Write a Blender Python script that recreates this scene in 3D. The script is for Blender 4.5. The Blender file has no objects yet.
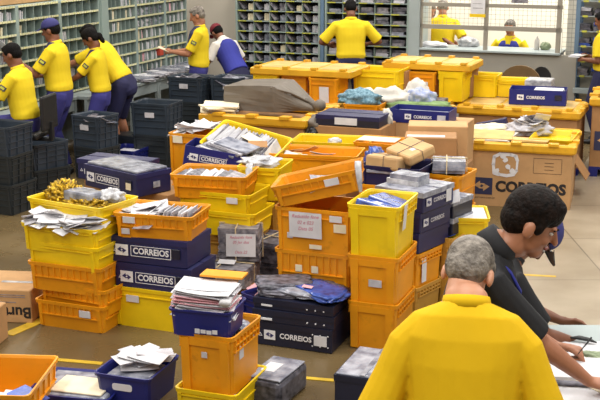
import bpy, bmesh, math, random
from mathutils import Vector, Matrix
random.seed(7)
R = math.radians
COL = bpy.context.scene.collection
F_, YH, H = 1130.0, -75.0, 2.8
PIT = math.atan((200-YH)/F_)
CF = Vector((0, math.cos(PIT), -math.sin(PIT))); CU = Vector((0, math.sin(PIT), math.cos(PIT)))
PSI = R(21)
E1 = Vector((math.cos(PSI), -math.sin(PSI), 0)); E2 = Vector((math.sin(PSI), math.cos(PSI), 0))

def P(u, v, t):
    "the place seen at (u, v) of the photograph at depth t metres"
    return Vector((0, 0, H)) + CF*t + Vector((1, 0, 0))*((u-300)/F_*t) + CU*((200-v)/F_*t)
def G(u, v, z=0.0):
    "the place seen at (u, v) on the level z"
    d = CF + Vector((1, 0, 0))*((u-300)/F_) + CU*((200-v)/F_)
    return Vector((0, 0, H)) + d*((z-H)/d.z)

# ---------------------------------------------------------------- materials
def srgb(c):
    return tuple(((x/255)/12.92 if x/255 <= .04045 else ((x/255+.055)/1.055)**2.4) for x in c) + (1,)
_m = {}
def mat(name, c, rough=.5, var=.12, scale=6, bump=0.0, bscale=60, spec=.5, metal=0, c2=None, grime=0.0, coat=0):
    if name in _m: return _m[name]
    m = bpy.data.materials.new(name); m.use_nodes = True; nt = m.node_tree; N = nt.nodes; L = nt.links
    b = N['Principled BSDF']
    tc = N.new('ShaderNodeTexCoord'); oi = N.new('ShaderNodeObjectInfo')
    add = N.new('ShaderNodeVectorMath'); add.operation = 'ADD'
    mul = N.new('ShaderNodeMath'); mul.operation = 'MULTIPLY'; mul.inputs[1].default_value = 37.0
    L.new(oi.outputs['Random'], mul.inputs[0]); L.new(tc.outputs['Object'], add.inputs[0]); L.new(mul.outputs[0], add.inputs[1])
    no = N.new('ShaderNodeTexNoise'); no.inputs['Scale'].default_value = scale; no.inputs['Detail'].default_value = 5
    L.new(add.outputs[0], no.inputs['Vector'])
    mx = N.new('ShaderNodeMix'); mx.data_type = 'RGBA'
    a = srgb(c)
    lo = srgb(c2) if c2 else tuple(max(0, x*(1-var*1.6)) for x in a[:3]) + (1,)
    hi = tuple(min(1, x*(1+var*.7)) for x in a[:3]) + (1,)
    mx.inputs[6].default_value = lo; mx.inputs[7].default_value = hi
    rp = N.new('ShaderNodeMapRange'); rp.inputs[1].default_value = .32; rp.inputs[2].default_value = .68
    L.new(no.outputs[0], rp.inputs[0]); L.new(rp.outputs[0], mx.inputs[0])
    out = mx.outputs[2]
    if grime:
        n2 = N.new('ShaderNodeTexNoise'); n2.inputs['Scale'].default_value = scale*5; n2.inputs['Detail'].default_value = 8
        L.new(add.outputs[0], n2.inputs['Vector'])
        r2 = N.new('ShaderNodeMapRange'); r2.inputs[1].default_value = .60; r2.inputs[2].default_value = .72; r2.inputs[4].default_value = grime
        L.new(n2.outputs[0], r2.inputs[0])
        m2 = N.new('ShaderNodeMix'); m2.data_type = 'RGBA'; L.new(r2.outputs[0], m2.inputs[0]); L.new(out, m2.inputs[6])
        m2.inputs[7].default_value = tuple(x*.35 for x in a[:3]) + (1,); out = m2.outputs[2]
    # each object of one material is a slightly different tone
    hv = N.new('ShaderNodeHueSaturation'); vr = N.new('ShaderNodeMapRange'); vr.inputs[3].default_value = 1-var*.6; vr.inputs[4].default_value = 1+var*.5
    L.new(oi.outputs['Random'], vr.inputs[0]); L.new(vr.outputs[0], hv.inputs['Value']); L.new(out, hv.inputs['Color'])
    L.new(hv.outputs[0], b.inputs['Base Color'])
    b.inputs['Roughness'].default_value = rough; b.inputs['Metallic'].default_value = metal
    b.inputs['Specular IOR Level'].default_value = spec
    if coat: b.inputs['Coat Weight'].default_value = coat; b.inputs['Coat Roughness'].default_value = .12
    if bump:
        n3 = N.new('ShaderNodeTexNoise'); n3.inputs['Scale'].default_value = bscale; n3.inputs['Detail'].default_value = 4
        L.new(add.outputs[0], n3.inputs['Vector'])
        bp = N.new('ShaderNodeBump'); bp.inputs['Strength'].default_value = bump; bp.inputs['Distance'].default_value = .01
        L.new(n3.outputs[0], bp.inputs['Height']); L.new(bp.outputs[0], b.inputs['Normal'])
    _m[name] = m
    return m
M = dict(
 yellow=mat('bright_yellow_plastic', (238, 202, 16), .40, .10, 3, grime=.10),
 slabtop=mat('faded_slab_top', (212, 176, 104), .6, .14, 6, grime=.2),
 ochre=mat('ochre_plastic', (214, 160, 28), .45, .12, 4, grime=.25),
 orange=mat('orange_plastic', (228, 150, 14), .42, .12, 3, grime=.30),
 tan=mat('old_tan_plastic', (200, 150, 62), .45, .12, 3, grime=.3),
 blue=mat('royal_blue_plastic', (26, 34, 112), .4, .12, 4),
 navy=mat('navy_board', (32, 34, 80), .45, .14, 4),
 navyd=mat('dark_navy_plastic', (28, 31, 52), .4, .15, 4),
 crate=mat('slate_plastic', (52, 62, 74), .42, .15, 4),
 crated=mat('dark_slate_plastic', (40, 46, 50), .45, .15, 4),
 card=mat('cardboard', (192, 150, 102), .8, .10, 4, bump=.15, bscale=25, grime=.12),
 cardd=mat('brown_cardboard', (168, 124, 78), .8, .12, 4, bump=.15, bscale=25, grime=.15),
 kraft=mat('kraft_paper', (196, 158, 108), .7, .10, 5, bump=.5, bscale=14),
 paper=mat('white_paper', (214, 213, 216), .7, .07, 9),
 paper2=mat('pale_grey_paper', (196, 194, 200), .7, .14, 12),
 pink=mat('pink_paper', (232, 176, 184), .7, .08, 9),
 cream=mat('cream_paper', (232, 220, 190), .7, .08, 9),
 mag=mat('magazine_grey', (150, 146, 150), .4, .35, 22, c2=(86, 84, 96)),
 magd=mat('magazine_dark', (104, 102, 112), .4, .4, 22, c2=(40, 42, 52)),
 magb=mat('magazine_blue', (60, 88, 168), .25, .3, 16, c2=(40, 52, 110)),
 film=mat('grey_plastic_film', (160, 162, 172), .22, .2, 12, bump=.6, bscale=22, c2=(98, 102, 118)),
 filmw=mat('white_plastic_film', (206, 206, 208), .25, .15, 12, bump=.7, bscale=22, c2=(140, 140, 146)),
 tarp=mat('grey_brown_tarpaulin', (104, 95, 84), .6, .12, 5, bump=.5, bscale=10),
 canvas=mat('pale_canvas', (205, 200, 190), .85, .12, 8, bump=.6, bscale=12),
 teal=mat('teal_woven_cloth', (112, 142, 156), .8, .3, 40, c2=(60, 96, 110), bump=.6, bscale=12),
 green=mat('faded_green_cloth', (120, 146, 92), .8, .2, 14, bump=.6, bscale=12),
 bluecloth=mat('blue_patterned_cloth', (120, 134, 176), .8, .35, 26, c2=(190, 192, 200)),
 gold=mat('gold_foil', (206, 166, 40), .28, .5, 45, c2=(58, 40, 8), metal=.6, bump=1.0, bscale=60),
 shelf=mat('grey_green_steel', (146, 162, 156), .5, .07, 3),
 shelfl=mat('pale_grey_steel', (158, 168, 168), .5, .07, 3),
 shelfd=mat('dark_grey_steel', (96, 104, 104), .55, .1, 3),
 bluesteel=mat('blue_grey_steel', (96, 122, 148), .5, .08, 3),
 strip=mat('shelf_label_strip', (196, 196, 132), .6, .3, 30, c2=(216, 212, 190)),
 strip2=mat('yellow_label', (184, 184, 70), .6, .15, 10),
 wall=mat('beige_wall', (196, 188, 174), .8, .04, 1.5),
 wallw=mat('cream_wall', (232, 228, 214), .8, .03, 1.5),
 panel=mat('grey_counter_panel', (152, 148, 138), .6, .05, 2),
 frame=mat('taupe_metal_frame', (150, 144, 132), .45, .05, 3),
 black=mat('black_plastic', (26, 26, 28), .5, .15, 5),
 blackcl=mat('black_cotton', (24, 24, 27), .85, .2, 5, bump=.4, bscale=18),
 shirt=mat('yellow_polo_cotton', (234, 204, 40), .8, .06, 3, bump=.35, bscale=7, spec=.2),
 shirt2=mat('yellow_polo_deep', (214, 172, 16), .8, .05, 3, bump=.55, bscale=5, spec=.2),  # deeper golden tone, used only on the nearest polo
 trouser=mat('blue_work_trousers', (52, 50, 120), .85, .12, 5, bump=.4, bscale=10),
 trouserd=mat('navy_work_trousers', (34, 34, 72), .85, .12, 5, bump=.4, bscale=10),
 vest=mat('blue_vest', (44, 50, 142), .8, .1, 4),
 white=mat('white_cotton', (220, 214, 206), .8, .06, 6, bump=.4, bscale=14),
 skinb=mat('brown_skin', (128, 80, 56), .5, .1, 9),
 skinl=mat('light_brown_skin', (172, 116, 86), .5, .1, 9),
 skinp=mat('fair_skin', (206, 148, 116), .5, .1, 9),
 hairb=mat('black_hair', (16, 13, 12), .75, .3, 30, bump=.6, bscale=70, spec=.15),
 hairbr=mat('dark_brown_hair', (30, 21, 17), .6, .5, 40, bump=.8, bscale=60, c2=(10, 8, 7), spec=.12),
 hairg=mat('grey_hair', (134, 126, 116), .6, .35, 32, c2=(70, 62, 54), bump=.8, bscale=90),
 red=mat('dark_red_cotton', (120, 32, 44), .8, .1, 6),
 capb=mat('blue_cap_cotton', (52, 52, 112), .8, .1, 6),
 lip=mat('lips', (150, 84, 72), .5, .05, 6),
 eyew=mat('eye_white', (220, 214, 206), .3, .02, 6),
 chairb=mat('brown_upholstery', (108, 84, 52), .85, .1, 8),
 inkw=mat('white_print', (226, 226, 230), .6, .03, 6),
 inkd=mat('dark_blue_print', (44, 46, 78), .6, .05, 6),
 inkk=mat('black_print', (36, 32, 34), .6, .05, 6),
 inkr=mat('pink_marker', (206, 108, 134), .6, .1, 20),
 inkn=mat('navy_print', (40, 40, 96), .6, .05, 6),
 yline=mat('yellow_floor_paint', (214, 176, 48), .5, .15, 8),
 redp=mat('red_packet', (196, 74, 52), .5, .15, 8),
 bluep=mat('blue_card', (72, 110, 152), .5, .15, 8),
 twine=mat('twine', (206, 188, 150), .8, .1, 8),
 green_pot=mat('green_packet', (150, 164, 130), .6, .2, 12),
)

# ---------------------------------------------------------------- mesh helpers
def mesh_obj(name, bm, m, parent=None, smooth=False, loc=None, rot=None):
    me = bpy.data.meshes.new(name)
    bmesh.ops.recalc_face_normals(bm, faces=bm.faces[:])
    bm.to_mesh(me); bm.free()
    for x in (m if isinstance(m, (list, tuple)) else [m]): me.materials.append(x)
    if smooth:
        for p in me.polygons: p.use_smooth = True
    o = bpy.data.objects.new(name, me); COL.objects.link(o)
    if parent: o.parent = parent
    if loc is not None: o.location = loc
    if rot is not None: o.rotation_euler = rot
    return o
def tag(o, label, cat, group=None, kind=None):
    o['label'] = label; o['category'] = cat
    if group: o['group'] = group
    if kind: o['kind'] = kind
    return o
def struct(o, label=None):
    o['kind'] = 'structure'
    if label: o['label'] = label
    return o
def thing(name, label, cat, loc=(0, 0, 0), rz=0, group=None, rx=0, ry=0):
    o = bpy.data.objects.new(name, None); COL.objects.link(o)
    o.location = loc; o.rotation_euler = (rx, ry, rz); o.empty_display_size = .05
    return tag(o, label, cat, group)
def dup(o, loc=None, rot=None, label=None, parent=None):
    c = o.copy(); COL.objects.link(c)
    if parent: c.parent = parent
    for ch in list(o.children): dup(ch, parent=c)
    if loc is not None: c.location = loc
    if rot is not None: c.rotation_euler = rot
    if label: c['label'] = label
    return c
def box(bm, x0, x1, y0, y1, z0, z1, mi=0, mtx=None):
    v = [bm.verts.new((x, y, z)) for z in (z0, z1) for x, y in ((x0, y0), (x1, y0), (x1, y1), (x0, y1))]
    fs = [(0, 3, 2, 1), (4, 5, 6, 7), (0, 1, 5, 4), (1, 2, 6, 5), (2, 3, 7, 6), (3, 0, 4, 7)]
    for f in fs:
        q = bm.faces.new([v[i] for i in f]); q.material_index = mi
    if mtx is not None:
        for q in v: q.co = mtx @ q.co
    return v
def bevel(bm, w, seg=1):
    bmesh.ops.bevel(bm, geom=bm.edges[:], offset=w, segments=seg, affect='EDGES', profile=.5)
def ring(bm, w, d, z, r):
    "rectangle with cut corners"
    r = min(r, w*.3, d*.3); a, b = w/2, d/2
    return [bm.verts.new((x, y, z)) for x, y in ((-a+r, -b), (a-r, -b), (a-r*.3, -b+r*.3), (a, -b+r), (a, b-r), (a-r*.3, b-r*.3), (a-r, b), (-a+r, b), (-a+r*.3, b-r*.3), (-a, b-r), (-a, -b+r), (-a+r*.3, -b+r*.3))]
def skin_rings(bm, rings, cap0=True, cap1=True):
    n = len(rings[0])
    for a, b in zip(rings, rings[1:]):
        for i in range(n):
            j = (i+1) % n
            bm.faces.new((a[i], a[j], b[j], b[i]))
    if cap0: bm.faces.new(list(reversed(rings[0])))
    if cap1: bm.faces.new(rings[-1])
def loft(bm, pts, rx, ry, side=(1, 0, 0), n=14, round0=True, round1=True):
    pts = [Vector(p) for p in pts]; side = Vector(side).normalized()
    rx = list(rx); ry = list(ry)
    rings = []
    m = len(pts)
    for i, p in enumerate(pts):
        tg = (pts[min(i+1, m-1)]-pts[max(i-1, 0)]).normalized()
        s = (side - tg*side.dot(tg))
        if s.length < .05: s = tg.orthogonal()
        s.normalize(); q = tg.cross(s)
        def mk(c, k):
            return [bm.verts.new(c + s*(rx[i]*k*math.cos(2*math.pi*j/n)) + q*(ry[i]*k*math.sin(2*math.pi*j/n))) for j in range(n)]
        rr = min(rx[i], ry[i])
        if i == 0 and round0:
            for a in (80, 55, 28): rings.append(mk(p - tg*rr*math.sin(R(a)), math.cos(R(a))))
        rings.append(mk(p, 1))
        if i == m-1 and round1:
            for a in (28, 55, 80): rings.append(mk(p + tg*rr*math.sin(R(a)), math.cos(R(a))))
    skin_rings(bm, rings)
def blob(bm, c, r, mtx=None, sub=3):
    mt = Matrix.Translation(Vector(c)) @ Matrix.Diagonal((r[0], r[1], r[2], 1))
    if mtx is not None: mt = mtx @ mt
    bmesh.ops.create_icosphere(bm, subdivisions=sub, radius=1, matrix=mt)
def fused(name, bm, m, parent, voxel=.01, smooth=4, disp=0.0):
    "one continuous skin around the volumes in bm"
    me = bpy.data.meshes.new(name); bmesh.ops.recalc_face_normals(bm, faces=bm.faces[:]); bm.to_mesh(me); bm.free()
    t = bpy.data.objects.new(name+'_t', me); COL.objects.link(t)
    r = t.modifiers.new('r', 'REMESH'); r.mode = 'VOXEL'; r.voxel_size = voxel
    s = t.modifiers.new('s', 'SMOOTH'); s.factor = .5; s.iterations = smooth
    dg = bpy.context.evaluated_depsgraph_get()
    nm = bpy.data.meshes.new_from_object(t.evaluated_get(dg)); bpy.data.objects.remove(t); bpy.data.meshes.remove(me)
    nm.name = name; nm.materials.clear(); nm.materials.append(m)
    for p in nm.polygons: p.use_smooth = True
    o = bpy.data.objects.new(name, nm); COL.objects.link(o); o.parent = parent
    return o
_txt = {}
def lettering(parent, s, size, loc, rot, m, name='lettering', sx=1.0, bold=.0, shear=0):
    k = (s, bold, shear)
    if k not in _txt:
        c = bpy.data.curves.new('t', 'FONT'); c.body = s; c.size = 1; c.extrude = .004; c.offset = bold; c.align_x = 'CENTER'; c.align_y = 'CENTER'; c.shear = shear
        c.resolution_u = 3
        t = bpy.data.objects.new('t', c); COL.objects.link(t)
        dg = bpy.context.evaluated_depsgraph_get()
        _txt[k] = bpy.data.meshes.new_from_object(t.evaluated_get(dg)); bpy.data.objects.remove(t)
    me = _txt[k].copy(); me.materials.clear(); me.materials.append(m)
    o = bpy.data.objects.new(name, me); COL.objects.link(o); o.parent = parent
    o.location = loc; o.rotation_euler = rot; o.scale = (size*sx, size, size*.3)
    return o
def emblem(parent, size, loc, rot, mback, mink):
    "square panel with two opposed arrows, as printed on the cartons"
    bm = bmesh.new(); box(bm, -.62*size, .62*size, -.5*size, .5*size, 0, .0012)
    e = mesh_obj('emblem', bm, mback, parent, loc=loc, rot=rot)
    bm = bmesh.new()
    for sg in (1, -1):
        pts = [(-.46, .02), (-.1, .3), (-.1, .16), (.14, .16), (.3, .02), (.14, .02), (-.02, .1), (-.1, -.02), (-.22, -.1)]
        vs = [bm.verts.new((sg*x*size, sg*y*size, .0022)) for x, y in pts]
        f = bm.faces.new(vs)
    r = bmesh.ops.extrude_face_region(bm, geom=bm.faces[:])
    for v in r['geom']:
        if isinstance(v, bmesh.types.BMVert): v.co.z -= .0012
    mesh_obj('arrow_mark', bm, mink, e)
    return e

# ---------------------------------------------------------------- crates
def crate_mesh(w, d, h, taper=.88, rim=.03, style='tray'):
    bm = bmesh.new(); t = .008; cr = .03
    wb, db = w*taper, d*(1-(1-taper)*1.1)
    def at(z, off=0): k = z/h; return wb+(w-wb)*k+off, db+(d-db)*k+off
    rings = []
    for z, off in ((0, 0), (h-rim, 0), (h-rim, .016), (h, .018), (h, -.004), (h-rim*.6, -2*t), (t, -2*t)):
        a, b = at(z, off); rings.append(ring(bm, a, b, z, cr))
    skin_rings(bm, rings)
    ang = math.atan((d-db)/2/h)
    def front(x0, x1, z0, z1, out, side=-1):
        n = 2
        for face in (0, 1):
            pass
        q = []
        for z in (z0, z1):
            y = -at(z)[1]/2
            q += [(x0, y-out, z), (x1, y-out, z), (x1, y+.002, z), (x0, y+.002, z)]
        if side == 1: q = [(-x, -y, z) for x, y, z in q]
        v = [bm.verts.new(c) for c in q]
        for f in [(0, 3, 2, 1), (4, 5, 6, 7), (0, 1, 5, 4), (1, 2, 6, 5), (2, 3, 7, 6), (3, 0, 4, 7)]: bm.faces.new([v[i] for i in f])
    def sidef(y0, y1, z0, z1, out, sg):
        q = []
        for z in (z0, z1):
            x = at(z)[0]/2
            q += [(sg*(x+out), y0, z), (sg*(x+out), y1, z), (sg*(x-.002), y1, z), (sg*(x-.002), y0, z)]
        v = [bm.verts.new(c) for c in q]
        for f in [(0, 3, 2, 1), (4, 5, 6, 7), (0, 1, 5, 4), (1, 2, 6, 5), (2, 3, 7, 6), (3, 0, 4, 7)]: bm.faces.new([v[i] for i in f])
    if style == 'tray':
        zb = h*.52
        for sd in (-1, 1):
            front(-w*.44, w*.44, zb-.008, zb, .013, sd)
            n = 9
            for i in range(n+1):
                x = -w*.40+i*w*.80/n; front(x-.003, x+.003, zb, h-rim, .010, sd)
            for s in (-1, 1): front(s*w*.425-.012, s*w*.425+.012, .01, h-rim, .012, sd)
            for k in range(5):
                y = -d*.36+k*d*.18; sidef(y-.003, y+.003, zb, h-rim, .010, sd)
            sidef(-d*.4, d*.4, zb-.008, zb, .013, sd)
    elif style == 'plain':
        for sd in (-1, 1):
            for s in (-1, 1): front(s*w*.43-.012, s*w*.43+.012, .01, h-rim, .010, sd)
            front(-w*.44, w*.44, h*.8-.005, h*.8+.002, .010, sd)
            sidef(-d*.4, d*.4, h*.55, h*.55+.008, .008, sd)
    elif style == 'tall':
        for sd in (-1, 1):
            for s in (-1, 1):
                front(s*w*.36-.026, s*w*.36+.026, .01, h-rim, .014, sd)
            front(-w*.46, w*.46, h-rim-.045, h-rim, .010, sd)
            zb = h*.74
            sidef(-d*.42, d*.42, zb-.008, zb, .013, sd)
            for k in range(8):
                y = -d*.40+k*d*.8/7; sidef(y-.004, y+.004, zb, h-rim, .012, sd)
            sidef(-d*.42, d*.42, (zb+h-rim)/2-.004, (zb+h-rim)/2+.004, .012, sd)
    elif style == 'bin':
        for sd in (-1, 1):
            for z in (.3, .5, .7, .86): front(-w*.45, w*.45, h*z-.004, h*z+.004, .010, sd); sidef(-d*.45, d*.45, h*z-.004, h*z+.004, .010, sd)
            for s in (-1, 1): front(s*w*.42-.01, s*w*.42+.01, .01, h-rim, .012, sd)
            for k in range(4): y = -d*.4+k*d*.8/3; sidef(y-.006, y+.006, .01, h-rim, .010, sd)
    return bm
_cm = {}
def crate(kind, label, loc, rz=-PSI, m='orange', size=None, style=None, rx=0, ry=0, stickers=(), group=None, name='mail_crate', mark=None, taper=.925, rim=.026, cat='crate'):
    """loc = bottom middle of the front face"""
    S = {'tray': (.60, .40, .20), 'tall': (.34, .50, .37), 'wide': (.54, .38, .33), 'bin': (.42, .60, .36), 'plain': (.60, .38, .2)}
    w, d, h = size or S[kind]; style = style or {'wide': 'plain'}.get(kind, kind)
    root = thing(name, label, cat, rz=rz, group=group, rx=rx, ry=ry)
    rot = root.rotation_euler.to_matrix()
    root.location = Vector(loc) + rot @ Vector((0, d*taper/2, 0))
    key = (w, d, h, style, m, taper, rim)
    if key not in _cm:
        o = mesh_obj('crate_body', crate_mesh(w, d, h, taper, rim, style), M[m], root)
        bv = None; _cm[key] = o.data
    else:
        o = bpy.data.objects.new('crate_body', _cm[key]); COL.objects.link(o); o.parent = root
    db = d*(1-(1-taper)*1.1); ang = math.atan((d-db)/2/h)
    def on_front(x, z, off=.003):
        y = -(db+(d-db)*z/h)/2 - off
        return (x, y, z), (R(90)+ang, 0, 0)
    for (x, z, sw, sh, mm) in stickers:
        (lx, ly, lz), rr = on_front(x, z, .014)
        bm = bmesh.new(); box(bm, -sw/2, sw/2, -sh/2, sh/2, -.003, .0015)
        mesh_obj('paper_label', bm, M[mm], root, loc=(lx, ly, lz), rot=rr)
    if mark:
        (s, x, z, sz) = mark
        l_, rr = on_front(x, z, .016); lettering(root, s, sz, l_, rr, M['inkw'], bold=.03)
        l_, rr = on_front(x-sz*3.1, z, .016); emblem(root, sz*1.25, l_, rr, M['inkw'], M['inkn'])
    root['w'] = w; root['d'] = d; root['h'] = h
    return root
def top_of(c): return c['h']
def inside(root, x, y, z):
    return root.location + root.rotation_euler.to_matrix() @ Vector((x, y, z))

# ---------------------------------------------------------------- paper things
_em = {}
def env_mesh(w, h, t, m, curl=0.0):
    k = (w, h, t, m, curl)
    if k in _em: return _em[k]
    bm = bmesh.new(); n = 4
    rows = []
    for i in range(n+1):
        x = -w/2+w*i/n; zc = curl*((x/w)**2*4)
        rows.append([bm.verts.new((x, -h/2, zc)), bm.verts.new((x, h/2, zc)), bm.verts.new((x, h/2, zc+t)), bm.verts.new((x, -h/2, zc+t))])
    for a, b in zip(rows, rows[1:]):
        for i in range(4): bm.faces.new((a[i], a[(i+1) % 4], b[(i+1) % 4], b[i]))
    bm.faces.new(rows[0]); bm.faces.new(rows[-1][::-1])
    me = bpy.data.meshes.new('envelope'); bmesh.ops.recalc_face_normals(bm, faces=bm.faces[:]); bm.to_mesh(me); bm.free(); me.materials.append(M[m]); _em[k] = me
    return me
def sheet(name, w, h, t, m, loc, rot, label, cat, group=None, curl=0.0):
    o = bpy.data.objects.new(name, env_mesh(w, h, t, m, curl)); COL.objects.link(o); o.location = loc; o.rotation_euler = rot
    return tag(o, label, cat, group)
def letters_row(c, n, label, group, x0=-.42, x1=.42, z=.5, hw=.22, hh=.11, ms=('paper', 'paper', 'paper2', 'cream'), lean=20, yoff=0, seed=1, cat='letter', name='letter'):
    "letters standing on edge in a row along the crate's width"
    rnd = random.Random(seed); w = c['w']; h = c['h']
    base = c.rotation_euler.to_matrix()
    for i in range(n):
        x = w*(x0+(x1-x0)*i/max(1, n-1))*.86 + rnd.uniform(-.004, .004)
        le = R(lean+rnd.uniform(-9, 9))
        loc = inside(c, x, yoff+rnd.uniform(-.02, .02), h*z+rnd.uniform(-.012, .012)+hh*.25)
        rot = (base @ Matrix.Rotation(R(90)-le if False else 0, 3, 'X') @ Matrix.Rotation(R(90)+rnd.uniform(-.08, .08), 3, 'Z') @ Matrix.Rotation(R(90)-le, 3, 'X')).to_euler()
        sheet(name, hw*rnd.uniform(.85, 1.05), hh*rnd.uniform(.9, 1.1), .004, rnd.choice(ms), loc, rot, label, cat, group)
def pile(loc, rz, n, label, group, w=.24, h=.16, t=.006, ms=('paper', 'paper2'), jit=.02, seed=1, name='letter', cat='letter', spread=12, dirx=0, tilt=0):
    "things lying one on the other; loc = middle of the lowest"
    rnd = random.Random(seed); out = []
    for i in range(n):
        l_ = Vector(loc) + Vector((rnd.uniform(-jit, jit)+dirx*i, rnd.uniform(-jit, jit), i*(t+.0012)))
        out.append(sheet(name, w*rnd.uniform(.9, 1.05), h*rnd.uniform(.9, 1.05), t, ms[i % len(ms)] if rnd.random() < .7 else rnd.choice(ms), l_, (R(tilt), R(tilt*.5), rz+R(rnd.uniform(-spread, spread))), label, cat, group))
    return out
def heap(c, n, label, group, size=(.22, .11), z0=None, area=(.36, .3), ms=('paper', 'paper', 'paper2'), seed=1, tiltmax=28, name='letter', cat='letter', dome=.05, t=.004, off=(0, 0)):
    "letters tipped loosely into a crate, each a little higher towards the middle"
    rnd = random.Random(seed); w, d, h = c['w'], c['d'], c['h']
    z0 = h*.8 if z0 is None else z0
    rot0 = c.rotation_euler.to_matrix()
    for i in range(n):
        a = rnd.uniform(-1, 1); b = rnd.uniform(-1, 1)
        x = a*w*area[0]+off[0]; y = b*d*area[1]+off[1]
        z = z0 + dome*(1-(a*a+b*b)/2) + i*.0016
        rot = (rot0 @ Matrix.Rotation(rnd.uniform(-3.1, 3.1) if rnd.random() < .5 else rnd.uniform(-.5, .5), 3, 'Z') @ Matrix.Rotation(R(rnd.uniform(-tiltmax, tiltmax)), 3, 'X') @ Matrix.Rotation(R(rnd.uniform(-tiltmax, tiltmax)*.6), 3, 'Y')).to_euler()
        sheet(name, size[0]*rnd.uniform(.85, 1.1), size[1]*rnd.uniform(.85, 1.1), t, rnd.choice(ms), inside(c, x, y, z), rot, label, cat, group, curl=rnd.choice((0, .006, .012)))

def solid(name, label, cat, loc, size, m, rz=-PSI, rx=0, ry=0, bev=.006, group=None, center=False, seg=1, parent=None, smooth=False):
    "a filled box-like thing; loc = bottom middle of its front"
    w, d, h = size; bm = bmesh.new(); box(bm, -w/2, w/2, -d/2, d/2, 0, h)
    if bev: bevel(bm, min(bev, .3*min(size)), seg)
    o = mesh_obj(name, bm, M[m], parent, smooth=smooth)
    o.rotation_euler = (rx, ry, rz)
    o.location = Vector(loc) + (Vector((0, 0, 0)) if center else o.rotation_euler.to_matrix() @ Vector((0, d/2, 0)))
    if label: tag(o, label, cat, group)
    return o
def lumpy(name, label, cat, loc, r, m, rz=0, seed=1, amp=.25, flat=True, group=None, sub=4, freq=4.0, rx=0, ry=0, boxy=.0):
    "a soft creased bundle; loc = middle of its underside"
    from mathutils import noise
    bm = bmesh.new(); bmesh.ops.create_icosphere(bm, subdivisions=sub, radius=1)
    off = Vector((seed*3.7, seed*1.3, seed*7.1))
    for v in bm.verts:
        n = v.co.normalized()
        if boxy:
            mxx = max(abs(n.x), abs(n.y), abs(n.z)); n = n.lerp(n/mxx, boxy)
        k = 1 + amp*(noise.noise(n*freq*.5+off)*1.0 + .5*abs(noise.noise(n*freq+off)) - .15) + amp*.35*noise.noise(n*freq*3+off)
        q = Vector((n.x*r[0], n.y*r[1], n.z*r[2]))*k
        if flat and q.z < -r[2]*.55: q.z = -r[2]*.55
        q.z += r[2]*.55
        v.co = q
    o = mesh_obj(name, bm, M[m], None, smooth=True); o.location = loc; o.rotation_euler = (rx, ry, rz)
    return tag(o, label, cat, group)

def carton(label, loc, rz=-PSI, size=(.58, .40, .195), m='navy', rx=0, ry=0, text=True, group=None, lidm=None, name='mail_carton', tsize=.07, tx=.0, open_top=False, textend=None, cat='carton'):
    "shallow mail carton with printed name panel; loc = bottom middle of the front"
    w, d, h = size
    root = thing(name, label, cat, rz=rz, rx=rx, ry=ry, group=group)
    root.location = Vector(loc) + root.rotation_euler.to_matrix() @ Vector((0, d/2, 0))
    bm = bmesh.new()
    if open_top:
        t = .006; rings = [ring(bm, w, d, 0, .012), ring(bm, w, d, h, .012), ring(bm, w-2*t, d-2*t, h, .012), ring(bm, w-2*t, d-2*t, t, .012)]
        skin_rings(bm, rings)
    else:
        box(bm, -w/2, w/2, -d/2, d/2, 0, h); bevel(bm, .006)
    mesh_obj('carton_body', bm, M[m], root)
    bm = bmesh.new()
    if not open_top:
        box(bm, -w/2-.004, w/2+.004, -d/2-.004, -d/2+.0, h-.035, h+.003); box(bm, -w/2-.004, w/2+.004, d/2, d/2+.004, h-.035, h+.003)
        box(bm, -w/2-.004, -w/2, -d/2, d/2, h-.035, h+.003); box(bm, w/2, w/2+.004, -d/2, d/2, h-.035, h+.003)
        box(bm, -w/2, w/2, -d/2, -.012, h, h+.004); box(bm, -w/2, w/2, .012, d/2, h, h+.004)
        mesh_obj('lid_flap', bm, M[lidm or m], root)
    if text:
        y = -d/2-.007; s = tsize
        emblem(root, s*1.15, (tx-s*2.9, y, h*.5), (R(90), 0, 0), M['inkw'], M['inkn'])
        lettering(root, 'CORREIOS', s*.88, (tx+s*.35, y, h*.5), (R(90), 0, 0), M['inkw'], bold=.03, sx=.95)
        bm = bmesh.new()
        fw, fh = s*2.25, s*.56
        for a in ((-fw, fw, fh-.004, fh), (-fw, fw, -fh, -fh+.004), (-fw, -fw+.004, -fh, fh), (fw-.004, fw, -fh, fh)): box(bm, a[0], a[1], a[2], a[3], 0, .0015)
        mesh_obj('name_panel_border', bm, M['inkw'], root, loc=(tx+s*.35, y, h*.5), rot=(R(90), 0, 0))
        bm = bmesh.new()
        q = [(-w*.45, .0), (-w*.45+.03, 0), (-w*.45+.015, .026)]
        vs = [bm.verts.new((x, 0, h*.42+z)) for x, z in q]; vi = [bm.verts.new((-w*.45+.015+(x+w*.45-.015)*.55, 0, h*.42+.009+(z-.009)*.55)) for x, z in q]
        for i in range(3): bm.faces.new((vs[i], vs[(i+1) % 3], vi[(i+1) % 3], vi[i]))
        mesh_obj('warning_triangle', bm, M['inkw'], root, loc=(0, y-.0005, 0))
        bm = bmesh.new(); box(bm, w*.30, w*.42, y-.001, y+.004, h*.35, h*.72); bevel(bm, .004); mesh_obj('hand_hole', bm, M['navyd'], root)
    if textend:
        y = 0; s = textend; sg = 1
        emblem(root, s*1.1, (w/2+.006, -s*2.9, h*.5), (R(90), 0, R(90)), M['paper2'], M['inkn'])
        lettering(root, 'CORREIOS', s*.85, (w/2+.006, s*.35, h*.5), (R(90), 0, R(90)), M['paper2'], bold=.03, sx=.95)
    root['w'] = w; root['d'] = d; root['h'] = h
    return root
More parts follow.
